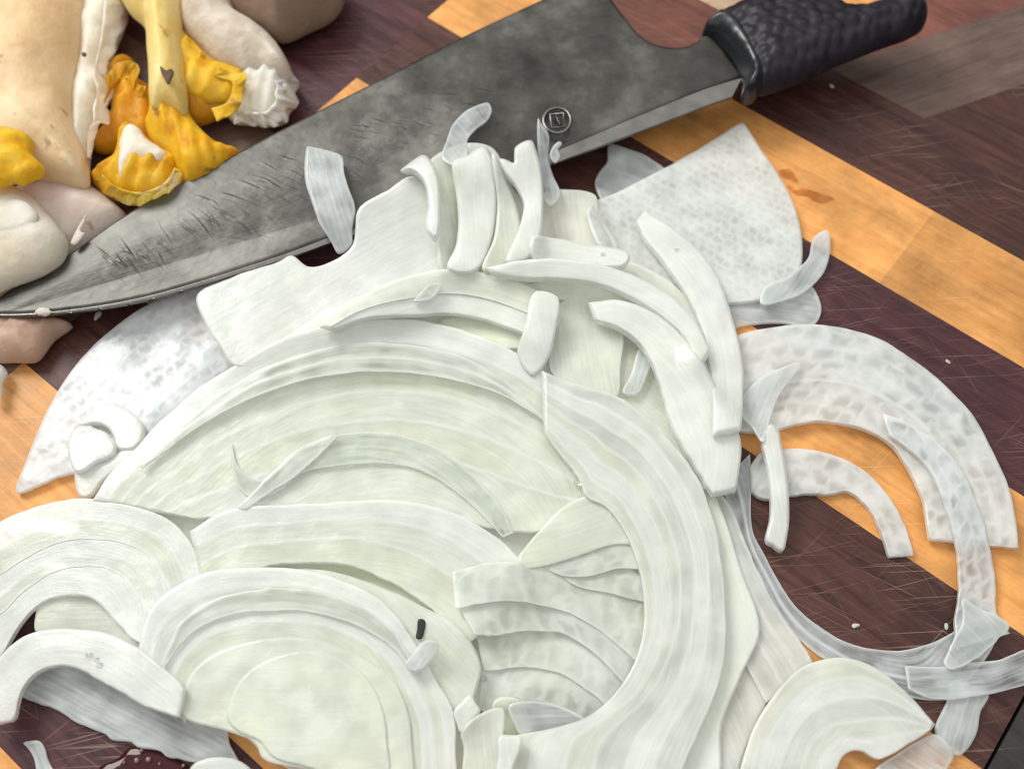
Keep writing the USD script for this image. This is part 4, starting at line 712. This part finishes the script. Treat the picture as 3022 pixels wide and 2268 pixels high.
onion('onion_ring', 'lowest onion arch with a wet glint at the bottom left',
      band_items('c7', [(-60, 1065), (0, 1022), (60, 962), (130, 915), (230, 880), (340, 868), (480, 875), (600, 892), (700, 932), (800, 992), (900, 1070), (1000, 1150), (1050, 1215)], [(-60, 1410), (20, 1400), (82, 1375), (100, 1285), (130, 1205), (190, 1132), (270, 1090), (360, 1080), (450, 1100), (550, 1155), (680, 1225), (820, 1305), (1010, 1370)], [0, 1], 2.8, 'onion_white', seed=98, rim=1.2), sig=12, seed=98)
onion('onion_scrap', 'rounded white onion piece at the bottom edge left of the yellow core',
      [poly_item('c7', [(1070, 1665), (1100, 1625), (1160, 1600), (1250, 1592), (1350, 1612), (1420, 1668), (1430, 1750), (1075, 1750)], 3.0, 'onion_white', 0, 99, 2, dome=1.0)], sig=9, seed=99)
onion('onion_scrap', 'narrow glossy onion scrap on the dark wet board in the bottom left corner',
      [poly_item('c7', [(132, 1512), (180, 1500), (222, 1502), (252, 1545), (275, 1620), (310, 1700), (222, 1700), (196, 1605), (165, 1550)], 1.6, 'onion_clear', 1.2, 100, 2)], sig=6, seed=100)
onion('onion_scrap', 'small folded onion flap left of the gap under the fan',
      [poly_item('c8', [(648, 1335), (700, 1275), (742, 1243), (775, 1290), (802, 1330), (745, 1390), (688, 1452), (665, 1400)], 1.6, 'onion_white', -.8, 101, 2)], sig=6, seed=101)
onion('onion_strip', 'upright pale onion strip at the bottom edge beside the yellow core slice',
      [poly_item('c8', [(690, 1450), (800, 1345), (925, 1318), (932, 1450), (915, 1560), (900, 1750), (712, 1750), (705, 1540)], 2.2, 'onion_pale', 1.5, 102, 2)], sig=8, seed=102)
onion('onion_strip', 'white onion strip at the bottom edge left of the broad white band',
      [poly_item('c8', [(908, 1475), (960, 1468), (1032, 1480), (1020, 1560), (985, 1660), (980, 1750), (885, 1750), (900, 1600)], 2.4, 'onion_white', 1.5, 103, 2, dome=.6)], sig=8, seed=103)
onion('onion_slice', 'pinkish clear onion slice over the orange strip at the bottom right edge',
      [poly_item('c9', [(1160, 1740), (1220, 1650), (1330, 1575), (1450, 1500), (1545, 1462), (1620, 1515), (1655, 1578), (1620, 1650), (1560, 1740)], 1.4, 'onion_film', .6, 104, 2)], sig=7, seed=104)
onion('onion_slice', 'smooth half onion slice with nested layers at the bottom right',
      band_items('c9', [(430, 1740), (480, 1560), (520, 1430), (590, 1310), (690, 1180), (800, 1085), (930, 1040), (1040, 1033), (1180, 1075), (1300, 1150), (1420, 1260), (1500, 1350), (1548, 1408)],
                 [(980, 1740), (1000, 1640), (1030, 1585), (1085, 1556), (1140, 1560), (1180, 1585), (1220, 1603), (1270, 1592), (1320, 1567), (1380, 1530), (1440, 1496), (1490, 1465), (1530, 1435)], [0, .2, .4, .62, .82, 1], 2.6, ['onion_pale', 'onion_white', 'onion_beige', 'onion_pale', 'onion_white'], seed=105, amp=3, rim=1.1), sig=24, seed=105)
onion('onion_strip', 'white onion strip standing on edge in front of the cell patterned arch',
      [poly_item('c6', [(640, 920), (690, 830), (735, 865), (755, 960), (778, 1100), (792, 1250), (784, 1420), (757, 1522), (705, 1490), (668, 1462), (690, 1330), (684, 1150), (660, 1020)], 3.6, 'onion_white', 1.4, 106, 2, dome=1.2, rim=1.0)], sig=9, seed=106, extra=.8)
onion('onion_strip', 'clear onion membrane curling from the right shoulder over the start of the arch',
      [poly_item('c6', [(525, 720), (600, 610), (700, 545), (845, 498), (815, 570), (745, 660), (705, 745), (672, 850), (648, 930), (590, 850), (545, 800)], 1.2, 'onion_clear', 2.0, 107, 2)], sig=7, seed=107)
onion('onion_chunk', 'white knobby onion core chunk with a hollow at the left of the heap',
      [poly_item('c4', [(415, 1070), (490, 1040), (580, 1030), (640, 990), (760, 930), (735, 1010), (690, 1055), (580, 1122), (488, 1226), (430, 1222)], 2.5, 'onion_white', .8, 108, 7, dome=1.0, rim=.8),
       poly_item('c4', [(395, 860), (470, 785), (590, 715), (690, 750), (772, 828), (768, 920), (700, 975), (640, 960), (605, 880), (520, 830), (450, 840)], 3.6, 'onion_white', .8, 109, 9, dome=1.2, rim=.6, wscale=22),
       poly_item('c4', [(366, 960), (395, 870), (450, 838), (520, 850), (595, 895), (632, 955), (590, 1010), (520, 1040), (470, 1075), (415, 1095)], 2.4, 'onion_white', .8, 112, 9, dome=.9, rim=.6, wscale=22)], sig=8, seed=108, stacked=True)
onion('onion_scrap', 'small glossy white onion bit lying on the yellow core slice by the black fleck',
      [poly_item('c8', [(372, 1065), (400, 1030), (470, 945), (520, 935), (563, 955), (555, 1000), (480, 1090), (415, 1112)], 2.2, 'onion_film', 2.2, 110, 2, step=6, dome=.6)], sig=6, seed=110)
mat('black_fleck', {'p': ('principled_bsdf', {'base_color': (.012, .012, .016), 'roughness': .25})}, [], 'p.BSDF')  # black chip standing in for the dark down a gap between slices
onion('black_fleck', 'tiny glossy black fleck standing in for a dark gap in the onion slices', [poly_item('c8', [(450, 815), (485, 822), (480, 890), (465, 925), (437, 922), (442, 870)], .8, 'black_fleck', 0, 111, .5, step=4)], sig=4, seed=111, cat='fleck')

# -- juice and crumbs on the board
mat('juice', {'p': ('principled_bsdf', {'base_color': (.045, .006, .008), 'roughness': .06, 'ior': 1.35})}, [], 'p.BSDF')
mat('bubble', {'p': ('principled_bsdf', {'base_color': (.2, .12, .12), 'roughness': .05, 'coat_weight': 1.})}, [], 'p.BSDF')
t = thing('juice_puddle', 'dark red wet puddle with small bubbles on the board at the bottom left', 'puddle')
uv, tri, dist = tri_poly(wavy(catmull(nat('c7', [(520, 1740), (560, 1650), (660, 1600), (720, 1545), (800, 1530), (900, 1560), (980, 1590), (1060, 1640), (1090, 1690), (1090, 1760), (520, 1760)]), 10), 4, 3, 30), 7.)
top = P3(uv, .0002 + .0007 * (1 - np.exp(-dist / 14.))); bot = top.copy(); bot[:, 2] = .0001
mesh('liquid', shell(top, bot, tri), 'juice', t)
for c, r in (((772, 1612), .0006), ((838, 1607), .0006), ((798, 1556), .0004), ((1035, 1640), .0004), ((900, 1630), .0003), ((700, 1625), .0003)):
    b = trimesh.creation.icosphere(2, r); b.apply_translation(P3(nat('c7', [c]), .0010)[0]); mesh('bubble', b, 'bubble', t)
onion_scr = [('c4', (235, 222), 1.3, .010), ('c4', (532, 240), .9, .0006), ('c6', (1655, 492), .5, .0004), ('c9', (1100, 850), .6, .0004), ('c9', (1612, 856), .5, .0004), ('c3', (1022, 468), .6, .0004), ('c2', (1105, 165), .6, .0125)]
for k, ((c, p, r, z), where) in enumerate(zip(onion_scr, ('stuck to the cutting edge near the knife tip', 'on the board under the edge near the knife tip', 'on the dark strip above the cell patterned arch', 'in the middle of the board seen through the big ring', 'on the board at the right side inside the big ring', 'on the board below the knife handle', 'on the knife blade near its spine'))):
    b = trimesh.creation.icosphere(2, r * 1e-3); b.vertices *= (1.5, .8, .5); b.vertices += (meshkit.noise(b.vertices * 2500, k)[:, None] - .5) * r * .5e-3
    b.apply_transform(trimesh.transformations.rotation_matrix(k * 1.1, (0, 0, 1))); b.apply_translation(P3(nat(c, [p]), z)[0])
    tag(mesh('crumb', b, 'button_stem'), 'tiny pale food crumb ' + where, 'crumb', 'tiny pale crumbs')
mat('stain', {'pos': ('geometry', {}), 'n': ('noise_texture', {'scale': 260., 'detail': 3.}), 'f': ('map_range', {'from_min': .35, 'from_max': .6, 'to_min': .0, 'to_max': .38, 'clamp': True}), 't': ('transparent_bsdf', {'color': (1, 1, 1)}), 'p': ('principled_bsdf', {'base_color': (.52, .15, .01), 'roughness': .25}), 'm': ('mix_closure', {})},
    [('pos.position', 'n.vector'), ('n.fac', 'f.value'), ('f.result', 'm.fac'), ('t.BSDF', 'm.closure1'), ('p.BSDF', 'm.closure2')], 'm.closure')
uv, tri, dist = tri_poly(wavy(catmull(nat('c3', [(735, 935), (790, 918), (825, 950), (850, 1012), (930, 1040), (1040, 1080), (960, 1105), (880, 1066), (815, 1052), (770, 1000)]), 10), 5, 5, 20), 6.)
top = P3(uv, np.full(len(uv), .00016)); bot = top.copy(); bot[:, 2] = .00004
mesh('stain', shell(top, bot, tri), 'stain', board)

# -- clear beads added on the onion to stand in for wet glints
mat('onion_juice', {'p': ('principled_bsdf', {'base_color': (.95, .97, .95), 'roughness': .03, 'ior': 1.34, 'transmission_weight': 1.0})}, [], 'p.BSDF')
for (c, p), r, where in ((('c7', (505, 1020)), .0011, 'leftmost of three on the lowest onion arch'), (('c7', (548, 1040)), .0008, 'smallest of three on the lowest onion arch'), (('c7', (565, 1075)), .0010, 'rightmost of three on the lowest onion arch'),
                         (('c5', (1300, 1150)), .0012, 'on the inner edge of the broad white band'), (('c8', (815, 1150)), .0011, 'at the left end of the ribbed fan'), (('c3', (180, 1360)), .0009, 'on the longest white onion strip'), (('c2', (1440, 1385)), .0009, 'on the short white strip with glossy facets')):
    uv_ = nat(c, [p]); z_ = .01
    for _ in range(6): z_ = float(sample(H, P3(uv_, np.array([z_]))[:, :2])[0])
    b = trimesh.creation.icosphere(3, r * .65); b.vertices *= (1.1, .9, .7); b.apply_translation(P3(uv_, np.array([z_]))[0])
    tag(mesh('juice_bead', b, 'onion_juice'), 'clear bead added as wet glint ' + where, 'glint bead', 'beads added as wet glints')
